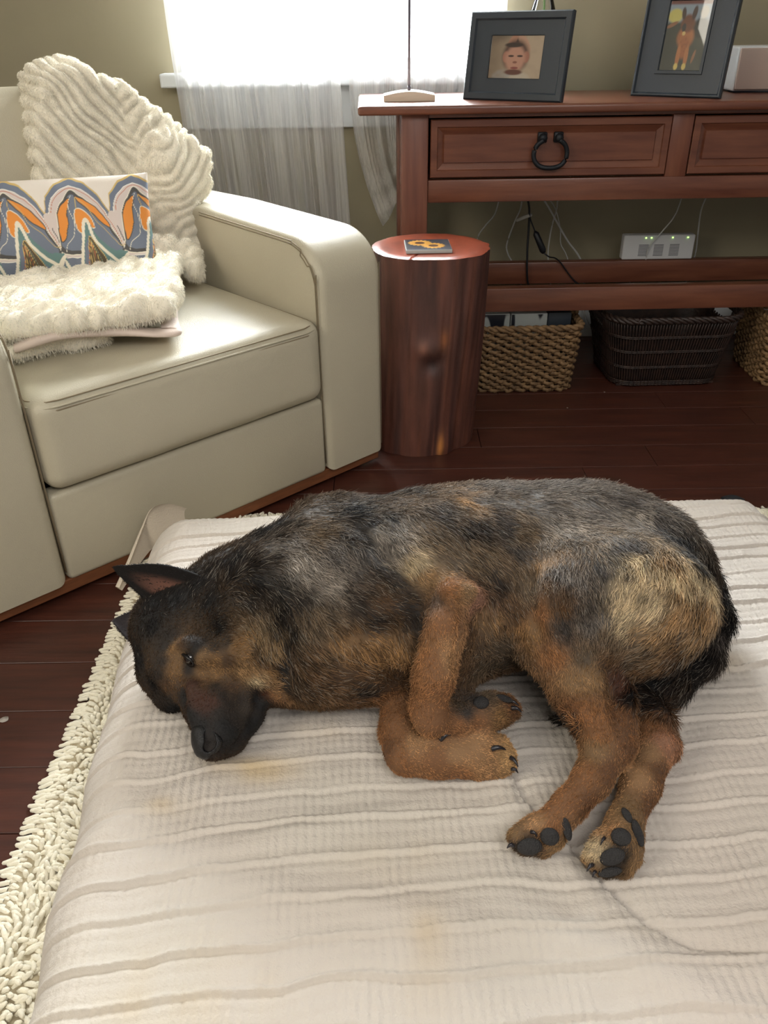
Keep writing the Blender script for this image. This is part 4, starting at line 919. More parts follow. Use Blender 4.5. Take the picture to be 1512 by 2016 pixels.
# outward push so the sides bulge and pleat
ring = np.sin(np.clip(pf, 0, 1)*math.pi)*(d > 0)
gx2 = gx-.012*ring*(gx < -.3)*(1+.6*vnoise(np.stack([gx, gy], -1), 10, 35)); keep = d > -.028
idx = -np.ones(gx.shape, int); idx[keep] = np.arange(keep.sum()); V = np.stack([gx2, gy, np.maximum(Z, .012)], -1)[keep]
Fg = grid_faces(nx_, ny_); Fm = idx.ravel()[Fg]; Fm = Fm[(Fm >= 0).all(1)]
me = np_mesh('quilted_cover', V, Fm)
q2 = V[:, :2]; C = np.ones((len(V), 3))*np.array(S(202, 193, 183)); C = paint(C, .45*sstep(-.1, .8, vnoise(q2, 6, 41)), (198, 192, 180)); C = paint(C, .35*sstep(.0, .9, vnoise(q2, 4, 42)), (204, 189, 180))
for px, py, rx, ry, am in ((520, 1520, .05, .02, .55), (470, 1505, .03, .012, .45), (330, 1590, .03, .012, .35), (620, 1440, .035, .02, .3), (840, 1880, .02, .05, .35), (300, 1960, .12, .05, .22), (1420, 1300, .05, .02, .25), (780, 1700, .06, .03, .15)):
    p = onz(px, py, BZ); m_ = np.exp(-((q2[:, 0]-p.x)/rx)**2-((q2[:, 1]-p.y)/ry)**2)*am*(.7+.5*vnoise(q2, 40, 43)); C = paint(C, np.clip(m_, 0, 1), (196, 168, 116))
set_col(me, C)
bed = empty('dog_bed', (.15, .75, .0)); tag(bed, 'large rectangular dog bed under a beige quilted cover with wavy ridges', 'dog bed')
me.transform(Matrix.Translation((-.15, -.75, 0))); obj('quilted_cover', me, M['cover'], bed)
obj('mattress', puff(-.33-.15+.03, .70-.15, .12-.75, 1.36-.75-.02, .014, BZ-.02, .05, n=14), M['lining'], bed)
# loose cover edge standing at the far left corner
P = [onz(px, py, z) for px, py, z in ((238, 1160, .03), (262, 1100, .07), (285, 1040, .12), (303, 1003, .165), (335, 994, .170), (372, 1003, .155))]
Ec = catmull(P, 8); lv = []
for i, p_ in enumerate(Ec):
    for k_ in range(8):
        f_ = k_/7; lv.append((p_.x-.004-.010*math.sin(f_*3), p_.y+.004+.014*f_, p_.z+.004*math.sin(f_*math.pi)-p_.z*.55*f_**1.5))
V = np.array(lv)-np.array([.15, .75, 0]); me = np_mesh('cover_flap', V, grid_faces(len(Ec), 8)); set_col(me, np.ones((len(V), 3))*np.array(S(206, 194, 176))); obj('cover_flap', me, M['cover'], bed)

# ================================================================= DOG
def P3(px, py, h): return onz(px, py, BZ+h)
def rp(px, py, h, r): p = P3(px, py, h); return r*((p-Vector((0, 0, CAM_H))).dot(FV))/FPX
def CP(*pts): return [(*P3(a, b_, h), rp(a, b_, h, r)) for a, b_, h, r in pts]
F = Field((-.46, .50, .168), (.56, 1.36, .50), .004)
# trunk
F.ell(P3(628, 1203, .102), (.130, .143, .108), k=.03)
F.ell(P3(765, 1172, .118), (.148, .150, .116), k=.05)
F.ell(P3(915, 1135, .118), (.150, .152, .114), k=.06)
F.ell(P3(1050, 1115, .105), (.145, .132, .108), k=.06)
F.ell(P3(1190, 1115, .112), (.125, .128, .110), R(-14), k=.06)
F.ell(P3(1298, 1165, .100), (.072, .092, .088), R(-20), k=.05)
F.ell(P3(530, 1205, .092), (.098, .128, .094), R(10), k=.04)       # ruff of the neck
# thigh of the upper hind leg
F.ell(P3(1205, 1188, .150), (.130, .102, .084), R(6), k=.03)
F.chain(CP((1235, 1195, .145, 108), (1130, 1235, .140, 92), (1112, 1275, .125, 78)), k=.03)
F.chain(CP((1035, 1095, .165, 34), (1025, 1180, .155, 30), (1045, 1260, .12, 30)), k=.022)        # flank fold
# upper foreleg: shoulder blade and upper arm
F.chain(CP((660, 1085, .150, 110), (720, 1140, .160, 100), (810, 1168, .172, 60), (895, 1172, .170, 36)), k=.03)
F.chain(CP((745, 1062, .195, 24), (820, 1122, .198, 22), (890, 1158, .188, 24), (938, 1178, .175, 17)), k=.02)
# head
F.chain(CP((440, 1190, .090, 96), (345, 1232, .082, 84)), k=.03)
F.ell(P3(455, 1275, .078), (.060, .058, .062), k=.03)
F.chain(CP((345, 1250, .088, 70), (348, 1305, .078, 58)), k=.025)
F.chain(CP((318, 1320, .045, 48), (340, 1362, .035, 40)), k=.02)
F.chain(CP((395, 1320, .070, 66), (418, 1385, .058, 54), (428, 1440, .046, 42), (418, 1462, .042, 34)), k=.02)
F.chain(CP((478, 1345, .050, 48), (474, 1400, .038, 44), (452, 1450, .032, 36)), k=.014)
F.chain(CP((505, 1300, .066, 50), (522, 1338, .052, 34), (541, 1364, .040, 16)), k=.010)
F.chain(CP((372, 1272, .122, 12), (395, 1282, .120, 10)), k=.02)          # brow
F.ell(P3(375, 1296, .121), (.010, .013, .009), k=.008, op='s')
F.chain(CP((360, 1185, .125, 22), (400, 1178, .13, 34)), k=.02)           # root of the ear
# creases: behind the jaw, under the upper arm, in front of the thigh, behind the elbow
F.chain(CP((1385, 1160, .120, 4), (1372, 1215, .110, 6), (1335, 1262, .100, 6)), k=.014, op='s')
# tail
F.chain(CP((1330, 1085, .090, 38), (1384, 1150, .075, 34), (1402, 1215, .062, 34), (1376, 1288, .052, 38), (1308, 1338, .048, 44), (1238, 1368, .040, 40), (1165, 1400, .022, 20), (1120, 1411, .014, 11), (1096, 1416, .012, 6)), k=.012)
# belly skin and inner arm behind the forearm
F.chain(CP((915, 1215, .120, 34), (905, 1300, .090, 36), (898, 1385, .055, 28)), k=.015)
# lower foreleg
F.chain(CP((830, 1345, .045, 44), (800, 1385, .040, 44), (790, 1440, .036, 40), (800, 1482, .032, 39), (860, 1488, .030, 40), (935, 1490, .028, 42)), k=.006)
for a, b_, c, d_, h_, r_ in ((950, 1462, 985, 1462, .048, 17), (958, 1482, 1000, 1484, .036, 17), (955, 1502, 1002, 1505, .024, 17), (945, 1515, 985, 1520, .014, 14)):
    F.chain(CP((a, b_, h_, r_+4), (c, d_, h_-.004, r_)), k=.008)
# upper forearm and its folded paw
F.chain(CP((890, 1180, .190, 42), (872, 1240, .174, 41), (857, 1330, .134, 39), (846, 1392, .092, 35), (846, 1416, .082, 33)), k=.012)
F.chain(CP((858, 1414, .078, 32), (905, 1415, .068, 28), (950, 1404, .062, 33), (975, 1398, .058, 31)), k=.010)
for a, b_, c, d_, h_, r_ in ((965, 1380, 998, 1378, .068, 14), (975, 1394, 1012, 1392, .062, 14), (975, 1408, 1010, 1406, .050, 14), (965, 1422, 992, 1422, .040, 12)):
    F.chain(CP((a, b_, h_, r_+4), (c, d_, h_-.006, r_)), k=.007)
# lower hind leg (right), under the tail
F.chain(CP((1240, 1370, .045, 46), (1280, 1425, .040, 40), (1292, 1468, .036, 36), (1262, 1545, .032, 35), (1230, 1620, .030, 32), (1212, 1668, .030, 42)), k=.006)
F.chain(CP((1290, 1462, .036, 30), (1318, 1472, .034, 18)), k=.015)
for a, b_, c, d_, h_, r_ in ((1190, 1660, 1170, 1690, .034, 24), (1215, 1668, 1192, 1704, .026, 24), (1236, 1668, 1228, 1705, .020, 22), (1246, 1650, 1248, 1685, .022, 18)):
    F.chain(CP((a, b_, h_, r_+2), (c, d_, h_-.004, r_)), k=.008)
# upper hind leg (left): shin, hock, metatarsus, paw
F.chain(CP((1112, 1275, .130, 72), (1145, 1350, .105, 62), (1178, 1415, .085, 52), (1196, 1462, .072, 48)), k=.014)
F.chain(CP((1190, 1300, .120, 40), (1214, 1370, .100, 28), (1228, 1430, .080, 24), (1232, 1462, .070, 24)), k=.012)     # tendon to the hock
F.chain(CP((1196, 1470, .070, 47), (1166, 1535, .055, 35), (1120, 1588, .042, 30), (1082, 1628, .034, 34)), k=.012)
for a, b_, c, d_, h_, r_ in ((1050, 1628, 1020, 1648, .034, 22), (1058, 1640, 1036, 1664, .026, 22), (1080, 1645, 1070, 1668, .024, 21), (1096, 1630, 1096, 1655, .026, 16)):
    F.chain(CP((a, b_, h_, r_+2), (c, d_, h_-.004, r_)), k=.008)
F.above(BZ-.004)
# second pass: grooves and ridges drawn along the first surface
V, Fq = F.mesh(); V = relax(V, Fq, 2, .5)
bvh = BVHTree.FromPolygons([Vector(v_) for v_ in V], [tuple(int(i) for i in f_) for f_ in Fq])
def stroke(pts, k=.008, op='s', inn=0.):
    out = []
    for px, py, r_ in pts:
        q = bvh.ray_cast(Vector((0, 0, CAM_H)), ray(px, py).normalized())
        if q[0] is None or q[0].z < BZ: continue
        m_ = r_*(q[0]-Vector((0, 0, CAM_H))).dot(FV)/FPX; p_ = q[0]-q[1]*inn*m_; out.append((*p_, m_))
    if len(out) > 1: F.chain(out, k, op)
stroke([(498, 1348, 4), (508, 1378, 5.5), (501, 1415, 5.5), (482, 1446, 5), (456, 1472, 4)], .005, 's', .5)      # mouth
stroke([(470, 1150, 5), (525, 1185, 9), (548, 1250, 11), (554, 1320, 11), (557, 1368, 8)], .022, 's', .1)    # behind the cheek
stroke([(409, 1470, 6), (416, 1463, 5)], .004, 's', .2)
stroke([(515, 1378, 4), (524, 1368, 4), (524, 1350, 3)], .006)
stroke([(376, 1280, 7), (374, 1296, 8), (370, 1312, 7)], .006, 's', .1)                                    # eye socket
stroke([(350, 1276, 6), (366, 1266, 7), (388, 1268, 7)], .012, 'u', .35)
stroke([(392, 1300, 6), (430, 1290, 9), (480, 1298, 10)], .022, 'u', .45)                                   # cheek bone
stroke([(392, 1335, 14), (410, 1330, 12)], .02, 's', -.55)                                                  # stop
stroke([(352, 1340, 5), (362, 1375, 6), (366, 1395, 6)], .010, 's', -.1)
stroke([(379, 1350, 9), (383, 1400, 9), (388, 1440, 8)], .014, 'u', .35)                                    # bridge
stroke([(690, 1030, 5), (760, 1092, 7), (830, 1152, 6)], .02, 's', .2)                                      # shoulder line
stroke([(690, 1252, 6), (770, 1244, 9), (826, 1230, 9)], .02, 's', .1)                                      # under the upper arm
stroke([(958, 1190, 6), (950, 1235, 8), (938, 1290, 8)], .014, 's', .3)                                     # behind the elbow
stroke([(905, 1215, 5), (898, 1300, 6), (888, 1390, 6)], .008, 's', .5)
stroke([(880, 1158, 9), (925, 1168, 11), (945, 1182, 10)], .012, 'u', .1)                                   # elbow point
stroke([(1048, 1130, 5), (1046, 1200, 8), (1062, 1262, 8)], .014, 's', .3)                                  # before the thigh
stroke([(1200, 1320, 5), (1210, 1380, 7), (1215, 1430, 5)], .012, 's', .2)                                  # tendon groove
stroke([(1235, 1300, 6), (1300, 1275, 7), (1352, 1240, 7)], .014, 's', .2)
stroke([(1150, 1455, 6), (1172, 1452, 8), (1195, 1446, 7)], .01, 'u', .2)
stroke([(1385, 1140, 5), (1378, 1200, 7), (1345, 1250, 7)], .012, 's', .2)
for a_ in (((948, 1481, 2.6), (992, 1484, 3.2)), ((962, 1498, 2.2), (1014, 1499, 3)), ((955, 1511, 2), (1006, 1514, 2.6)), ((968, 1386, 2.2), (1012, 1385, 2.6)), ((965, 1402, 2.2), (1015, 1400, 2.6)),
           ((1022, 1652, 2.6), (1048, 1640, 2.6), (1062, 1655, 2.6)), ((1062, 1655, 2.4), (1066, 1676, 2.4)), ((1098, 1636, 2.6), (1102, 1660, 2.6)), ((1185, 1668, 2.6), (1212, 1662, 2.6), (1236, 1668, 2.6)), ((1178, 1700, 2.6), (1215, 1704, 2.6), (1240, 1700, 2.6)), ((1240, 1630, 2.6), (1246, 1668, 2.6))):
    stroke(a_, .004, 's', .0)
F.above(BZ-.004)
V, Fq = F.mesh(); V = relax(V, Fq, 2, .5); Nn = vnormals(V, Fq)
body_me = np_mesh('dog', V, Fq)
bvh = BVHTree.FromPolygons([Vector(v_) for v_ in V], [tuple(int(i) for i in f_) for f_ in Fq])
def hit(px, py):
    h_ = bvh.ray_cast(Vector((0, 0, CAM_H)), ray(px, py).normalized()); return h_[0], h_[1]
BLK, DKB, DGY, GRY, SIL, GBR, BRN, TAN, ORG, LOR, CRM, RED, OCH, BR2 = (20, 18, 18), (44, 36, 30), (70, 64, 60), (103, 96, 90), (140, 131, 121), (102, 86, 68), (90, 66, 44), (150, 118, 82), (152, 106, 68), (182, 140, 98), (192, 172, 138), (82, 50, 36), (140, 106, 68), (124, 86, 56)
coat = [  # pixel, colour, hair length mm, lie of the hair
 (300,1230,BLK,7,-.3,.6),(272,1290,BLK,7,-.2,.8),(330,1250,DKB,6,0,1),(300,1190,BLK,8,.5,-.5),(410,1190,BLK,10,1,-.4),(350,1180,BLK,8,.6,-.6),(430,1230,BLK,10,1,.1),(340,1278,OCH,5,-.2,-1),(352,1264,BRN,5,.2,-1),(375,1255,DKB,5,.5,-1),(320,1300,DKB,5,-.2,1),(325,1270,DKB,5,-.1,1),(310,1330,DKB,5,0,1),
 (345,1318,OCH,5,0,1),(362,1342,BRN,5,0,1),(425,1350,DKB,4,.2,-.8),(450,1385,DKB,4,.3,-.8),(395,1380,RED,4,0,-1),(380,1410,BLK,3,0,-1),(430,1405,DKB,3,.1,-1),(410,1305,OCH,6,1,.2),(425,1322,OCH,6,1,.4),(445,1300,BRN,8,1,.1),(420,1275,DKB,7,1,0),(395,1262,DKB,6,1,-.1),(475,1325,TAN,9,1,.5),(450,1262,DKB,10,1,.1),(462,1272,OCH,8,1,.2),(480,1275,OCH,8,1,.3),(500,1215,GBR,16,.7,.8),(490,1180,DKB,18,.8,.6),(512,1240,(140,120,90),16,.5,1),(530,1262,(128,104,74),16,.5,1),(520,1290,BRN,14,.4,1),
 (525,1330,OCH,10,.3,1),(538,1366,ORG,5,0,1),(520,1365,RED,6,.2,1),(400,1350,BRN,4,0,-1),(412,1385,RED,4,0,-1),(440,1370,DKB,4,.3,-.8),(460,1350,BRN,5,.5,-.5),(480,1395,(72,62,52),4,.3,-.8),(455,1372,(74,60,48),4,.3,-.8),(462,1415,(56,48,42),4,.3,-.8),(516,1392,BLK,3,.3,-1),(508,1430,BLK,3,.2,-1),(541,1364,TAN,4,0,1),(440,1430,BLK,3,.1,-1),(395,1430,BLK,3,0,-1),(455,1450,BLK,3,0,-1),(500,1375,BLK,4,.4,-.6),(506,1362,BLK,4,.4,-.6),(500,1340,CRM,7,.8,.4),(485,1322,TAN,8,1,.3),(565,1240,BLK,18,.1,1),(560,1320,BLK,16,.1,1),(570,1200,BLK,20,.2,1),(552,1262,BLK,18,.1,1),(566,1275,DKB,18,.1,1),(470,1380,(60,50,42),4,.3,-.8),(490,1430,BLK,3,.2,-1),
 (375,1290,BLK,2,.2,1),(373,1300,BLK,2,.2,1),(370,1311,BLK,2,0,1),(368,1322,BLK,2,0,1),(384,1279,BLK,2,0,1),(388,1270,BLK,3,0,1),(350,1292,TAN,4,-.3,-1),(349,1308,OCH,4,0,1),(352,1326,OCH,4,0,1),(398,1290,TAN,5,1,.1),(396,1304,TAN,5,1,.2),(392,1322,OCH,5,1,.5),(420,1295,OCH,6,1,.2),(375,1345,RED,4,0,1),(390,1365,RED,4,0,1),(365,1370,BLK,4,0,1),(320,1375,DKB,5,0,1),(345,1395,BLK,4,0,1),(300,1345,BLK,5,0,1),(375,1400,BLK,3,0,-1),(325,1350,BRN,5,0,1),
 (450,1120,BLK,20,.9,-.5),(405,1130,DKB,14,1,-.5),(385,1150,BLK,9,1,-.4),(520,1050,BLK,24,1,-.1),(560,1075,GRY,22,1,.3),(505,1110,DKB,22,1,.2),(500,1150,BLK,22,.9,.5),(545,1160,BLK,22,.6,.9),(550,1210,BLK,20,.3,1),(558,1290,BLK,18,.1,1),(560,1350,BLK,16,0,1),(575,1130,SIL,22,.6,.9),(590,1180,DKB,22,.5,.9),
 (620,1045,GBR,22,1,.3),(600,1100,SIL,20,.7,.8),(640,1150,SIL,16,.9,.5),(600,1240,GBR,18,.4,1),(640,1210,GBR,16,.8,.6),(600,1320,BRN,16,.3,1),(660,1340,BRN,16,.4,1),(720,1365,DKB,14,.3,1),(680,1260,OCH,16,.7,.7),(730,1280,OCH,16,.6,.9),(720,1320,BRN,16,.4,1),(770,1330,BRN,14,.2,1),(780,1270,OCH,12,.3,1),
 (660,1090,GRY,18,.8,.6),(700,1120,GRY,14,.9,.5),(680,1010,BLK,22,1,.1),(700,1050,DKB,20,.8,.7),(730,1090,DGY,16,.8,.7),(735,1030,BLK,20,.9,.5),(750,1130,DKB,14,1,.4),(700,1180,DKB,14,1,.2),(780,1150,DKB,12,1,.4),(760,1190,BRN,12,1,.2),(800,1200,DKB,10,1,.1),(740,1230,DKB,14,1,.3),(810,1225,DKB,10,.5,1),
 (755,1045,SIL,18,.8,.7),(785,1075,SIL,16,.8,.8),(820,1110,CRM,12,.8,.7),(845,1135,TAN,8,.9,.5),(880,1160,ORG,6,1,.3),(925,1165,TAN,5,1,.3),(942,1180,(178,132,108),3,.6,1),(860,1180,BRN,6,.4,1),
 (870,1220,ORG,5,0,1),(885,1290,LOR,5,0,1),(850,1300,ORG,5,0,1),(860,1370,ORG,5,0,1),(828,1400,ORG,5,0,1),(850,1430,ORG,5,0,1),(870,1400,ORG,4,0,1),(925,1240,BRN,8,0,1),(912,1330,BRN,8,0,1),(905,1385,GBR,8,0,1),
 (770,975,DKB,22,1,0),(850,960,DGY,20,1,0),(900,1000,GBR,18,1,.4),(915,990,TAN,18,1,.4),(870,1010,DGY,18,1,.4),(840,1040,GBR,18,.9,.5),(880,1075,GBR,18,.9,.5),(930,1050,DKB,16,.9,.5),(960,1090,GBR,16,.9,.4),(905,1105,GBR,16,.9,.4),(950,985,GRY,16,1,.1),(1000,960,GRY,16,1,0),(1100,955,GRY,16,1,0),(990,1030,DGY,16,1,.3),
 (970,1150,DKB,14,1,.4),(1030,1040,GBR,14,1,.4),(1010,1080,DGY,16,.9,.6),(960,1220,TAN,14,.3,1),(990,1270,GBR,12,.5,1),(950,1320,GBR,10,.4,1),(1000,1300,GBR,10,.6,.8),(1020,1200,BRN,12,.1,1),(1035,1140,GBR,12,.1,1),
 (1060,1000,GRY,16,1,.1),(1100,1030,SIL,16,.8,.5),(1150,1070,GBR,16,.6,.8),(1170,1010,GRY,16,.9,.3),(1220,985,DGY,16,1,.2),(1250,1020,SIL,16,1,.4),(1290,1030,DGY,18,.8,.6),(1330,1060,BLK,20,.7,.8),(1370,1105,BLK,20,.5,.9),(1240,1080,DGY,16,.8,.6),(1190,1120,DGY,16,.5,.9),(1080,1070,GBR,14,.3,1),(1070,1110,TAN,12,.2,1),(1120,1130,GRY,14,.4,.9),
 (1050,1160,GBR,10,.1,1),(1065,1210,ORG,8,.1,1),(1045,1240,OCH,8,0,1),(1100,1190,BRN,10,.3,1),(1110,1240,DGY,10,.3,1),(1160,1180,DGY,12,.4,.9),(1175,1230,GRY,10,.4,.9),(1150,1290,GBR,8,.3,1),(1090,1290,ORG,7,.3,1),(1130,1340,TAN,6,.3,1),(1160,1330,TAN,6,.3,1),(1200,1300,BRN,8,.2,1),
 (1235,1150,CRM,16,-.3,1),(1280,1115,CRM,18,.2,1),(1320,1110,TAN,18,.3,1),(1340,1150,CRM,18,.2,1),(1290,1180,CRM,16,-.4,1),(1240,1210,CRM,14,-.6,.8),(1330,1210,TAN,16,-.5,1),(1290,1250,TAN,14,-.7,.8),(1250,1290,GBR,12,-.6,.8),(1360,1180,TAN,18,.1,1),(1385,1150,CRM,16,.1,1),(1210,1250,GBR,10,-.2,1),(1220,1340,RED,8,-.1,1),
 (1150,1400,ORG,5,.3,1),(1175,1440,ORG,5,.2,1),(1130,1390,BR2,5,.3,1),(1215,1400,BR2,6,.1,1),(1235,1440,BR2,5,.1,1),(1240,1480,BR2,4,-.3,1),(1170,1480,TAN,5,-.4,1),(1150,1520,ORG,5,-.7,.8),(1200,1520,BR2,5,-.6,.8),(1120,1565,ORG,5,-.8,.8),(1160,1582,BR2,6,-.7,.8),(1090,1590,ORG,5,-.8,.8),(1060,1620,LOR,6,-.9,.6),(1015,1640,TAN,6,-1,.4),(1085,1630,ORG,6,-.5,1),(1045,1665,DKB,5,-.8,.5),(1100,1665,TAN,6,-.3,1),(1020,1665,DKB,4,-1,.3),
 (1270,1425,ORG,5,.2,1),(1310,1460,(178,128,98),4,.1,1),(1275,1480,LOR,4,-.3,1),(1250,1530,LOR,4,-.4,1),(1300,1520,BR2,5,-.3,1),(1280,1590,BR2,5,-.4,1),(1230,1590,TAN,5,-.5,1),(1205,1630,LOR,6,-.5,1),(1250,1640,TAN,6,-.3,1),(1170,1670,CRM,7,-.6,.9),(1165,1710,TAN,6,-.5,1),(1220,1690,DKB,5,-.3,1),(1255,1700,TAN,7,0,1),(1200,1720,DKB,5,-.3,1),
 (770,1400,ORG,5,0,1),(765,1470,BR2,4,.1,1),(780,1440,ORG,4,.1,1),(790,1500,ORG,4,.7,.6),(820,1460,LOR,4,.8,.3),(860,1500,ORG,4,1,.1),(900,1480,LOR,4,1,0),(940,1460,LOR,5,1,0),(960,1510,LOR,5,1,0),(1000,1490,(196,156,106),5,1,0),(900,1525,ORG,4,1,0),
 (900,1430,ORG,4,1,0),(940,1425,ORG,4,1,-.2),(985,1415,OCH,5,1,-.2),(915,1400,DGY,6,1,0),(960,1370,GBR,7,1,-.3),(1005,1385,BR2,5,1,0),(925,1375,DGY,7,1,-.2),
 (1420,1160,BLK,26,.2,1),(1400,1130,DKB,22,.3,1),(1435,1210,BLK,26,0,1),(1385,1200,TAN,22,.1,1),(1410,1250,DGY,26,-.3,1),(1425,1270,BLK,26,-.4,1),(1375,1320,BLK,28,-.8,.7),(1350,1290,BLK,28,-.9,.6),(1330,1278,BRN,18,-.9,.5),(1280,1312,BRN,18,-.9,.5),(1300,1350,BLK,28,-1,.4),(1250,1345,BLK,24,-1,.4),(1260,1385,BLK,24,-1,.3),(1122,1413,BLK,16,-1,.1),(1106,1414,BLK,16,-1,.1),(1370,1290,BLK,28,-.8,.7),(1320,1335,BLK,28,-.9,.6),(1280,1385,BLK,26,-1,.4),(1432,1180,BLK,26,0,1),(1415,1215,BLK,26,0,1),(1438,1235,BLK,26,0,1),(1240,1365,BLK,24,-1,.4),
]
cpP, cpC, cpL, cpD = [], [], [], []
for px, py, c, ln, dx, dy in coat:
    h_, n_ = hit(px, py)
    if h_ is None or h_.z < BZ: continue
    z = h_.z; dd = (onz(px+dx*20, py+dy*20, z)-onz(px, py, z)); dd = dd-n_*dd.dot(n_)
    # hair that points down the picture on an upright face should also run down the body
    cpP.append(h_); cpC.append(S(*c)); cpL.append(ln/1000.); cpD.append(dd.normalized())
cpP, cpC, cpL, cpD = map(np.array, (cpP, cpC, cpL, cpD))
def shep(P, vals, warp=.009, pw_=4):
    W_ = P+warp*np.stack([vnoise(P, 38, 51), vnoise(P, 38, 52), vnoise(P, 38, 53)], -1) if warp else P
    outs = [np.zeros((len(P), v_.shape[1] if v_.ndim > 1 else 1)) for v_ in vals]
    for i in range(0, len(P), 20000):
        d_ = ((W_[i:i+20000, None, :]-cpP[None])**2).sum(-1); wt = 1/(d_+.00002)**(pw_/2); wt /= wt.sum(1, keepdims=True)
        for o_, v_ in zip(outs, vals): o_[i:i+20000] = wt@(v_ if v_.ndim > 1 else v_[:, None])
    return outs
colV, = shep(V, [cpC], warp=.004); set_col(body_me, colV*.5)
dog = obj('dog', body_me, M['skin']); tag(dog, 'black, grey and tan shepherd dog lying on its side on the quilted bed', 'dog')
# fur
NH = 480000
lV, = shep(V, [cpL], warp=0); P, T, Bc = sample_mesh(V, Fq, NH, 1/(.0035+lV[:, 0])); ok = P[:, 2] > BZ+.002; 
nq_ = np.array([list(hit(402, 1462)[0])]); ok &= (((P-nq_)/np.array([.017, .024, .020]))**2).sum(1) > .5
P, T, Bc = P[ok], T[ok], Bc[ok]
nr_ = unit((Nn[T]*Bc[..., None]).sum(1)); lR, dR = shep(P, [cpL, cpD], warp=.004, pw_=3)
wl = sstep(.005, .014, lR); Pw = P+(.0015+.014*wl)*np.stack([vnoise(P, 42, 51)+.5*vnoise(P, 110, 54), vnoise(P, 42, 52)+.5*vnoise(P, 110, 55), vnoise(P, 42, 53)+.5*vnoise(P, 110, 56)], -1); cR, = shep(Pw, [cpC], warp=0, pw_=3.4)
n = len(P); lR = lR[:, 0]
dR = dR-nr_*(dR*nr_).sum(1, keepdims=True); dR = unit(dR+.28*np.stack([vnoise(P, 34, 61), vnoise(P, 34, 62), vnoise(P, 34, 63)], -1)+rng.normal(0, 1, (n, 3))*(.34-.16*sstep(.005, .014, lR))[:, None])
lift = .30+.12*vnoise(P, 60, 64)
dirs = unit(dR+nr_*lift[:, None])
# clumping: hairs of one tuft share a tone
tuft = vnoise(P, 230, 71)*.6+vnoise(P, 90, 72)*.45+rng.normal(0, .45, n)
long_ = sstep(.006, .016, lR)
tuft += .5*(1-long_)*vnoise(P, 420, 73)
fac = 1+tuft*(.48+.40*long_)
cH = cR*np.clip(fac, .3, 2.1)[:, None]
tipl = (rng.random(n) < .12*long_)[:, None]; cH = np.where(tipl, cH*.6+np.array(S(190, 180, 165))*.28, cH)
fac2 = lR*(.75+.5*rng.random(n))
hair_obj('fur', P-nr_*.001, dirs, nr_, fac2, np.clip(cH, 0, .9), np.where(lR < .007, .00036, .00038), M['fur'], dog, 4, .06)

# ears
def ear(name, root0, root1, tip, bow, cup_n, cin, cout, nu_=26, nv_=30, fold=.35, wmul=1., label=None):
    """leaf-shaped cupped ear between two root points and a tip"""
    r0, r1, tp = Vector(root0), Vector(root1), Vector(tip); mid = (r0+r1)/2; ax = tp-mid; side = (r1-r0); wd = side.length/2; side.normalize(); cn = Vector(cup_n).normalized()
    V_ = np.zeros((nu_, nv_, 3)); 
    for i in range(nu_):
        a = -1+2*i/(nu_-1)
        for j in range(nv_):
            t_ = j/(nv_-1); prof_ = (1-t_**2.3)**.8*(1+.55*math.sin(min(t_*1.25, 1)*math.pi)*.5); x_ = a*wd*prof_*wmul
            c = mid+ax*t_+side*x_+Vector(bow)*math.sin(t_*math.pi)-cn*(wd*fold*(1-a*a)*(1-t_*.55)*2.0)*(1-t_**3)
            V_[i, j] = c
    Vf = V_.reshape(-1, 3); Fe = grid_faces(nu_, nv_); a = np.abs(np.linspace(-1, 1, nu_))[:, None]*np.ones((1, nv_)); t2 = np.linspace(0, 1, nv_)[None, :]*np.ones((nu_, 1))
    pink = (sstep(.62, .2, a)*sstep(.85, .35, t2)*sstep(0, .15, t2)).ravel()[:, None]; Ci = np.array(S(*cin))*pink+np.array(S(*cout))*(1-pink)
    me_ = np_mesh(name, Vf, Fe); set_col(me_, Ci*1.0); o_ = obj(name, me_, M['earskin'], dog)
    sm = o_.modifiers.new('thickness', 'SOLIDIFY'); sm.thickness = .0035; sm.offset = 0
    if label: o_['label'] = label
    Ne = vnormals(Vf, Fe); nh = 7000; Pe, Te, Be = sample_mesh(Vf, Fe, nh); ne = unit((Ne[Te]*Be[..., None]).sum(1)); sgn = np.where(rng.random(nh) < .5, 1., -1.)[:, None]; ne = ne*sgn
    axd = np.array(ax.normalized()); de = unit(axd+.25*rng.normal(size=(nh, 3))+ne*.3); colh = np.array(S(*cout))*(1+.3*rng.normal(size=(nh, 1))); 
    keep_ = ((ne@np.array(cn)) < .1) | (rng.random(nh) < .06); Pe, de, ne, colh = Pe[keep_], de[keep_], ne[keep_], colh[keep_]
    hair_obj('ear_fur', Pe+ne*.0018, de, ne, np.full(len(Pe), .005), np.clip(colh, .003, 1), np.full(len(Pe), .0004), M['fur'], o_)
    return o_
def sunk(px, py, d_): q_, n_ = hit(px, py); return q_-n_*d_
ear('ear', sunk(398, 1142, .004), sunk(392, 1200, .011), P3(222, 1117, .140), (.0, -.014, .006), ray(300, 1150)*-1+Vector((.0, 0, .25)), (96, 66, 55), (24, 21, 20), wmul=1.32, label='upright left ear with pink inside')
ear('ear', P3(316, 1206, .074), P3(296, 1266, .052), P3(222, 1221, .046), (0, 0, 0), ray(250, 1230)*-1, (70, 64, 66), (48, 44, 46), label='right ear folded against the bed')
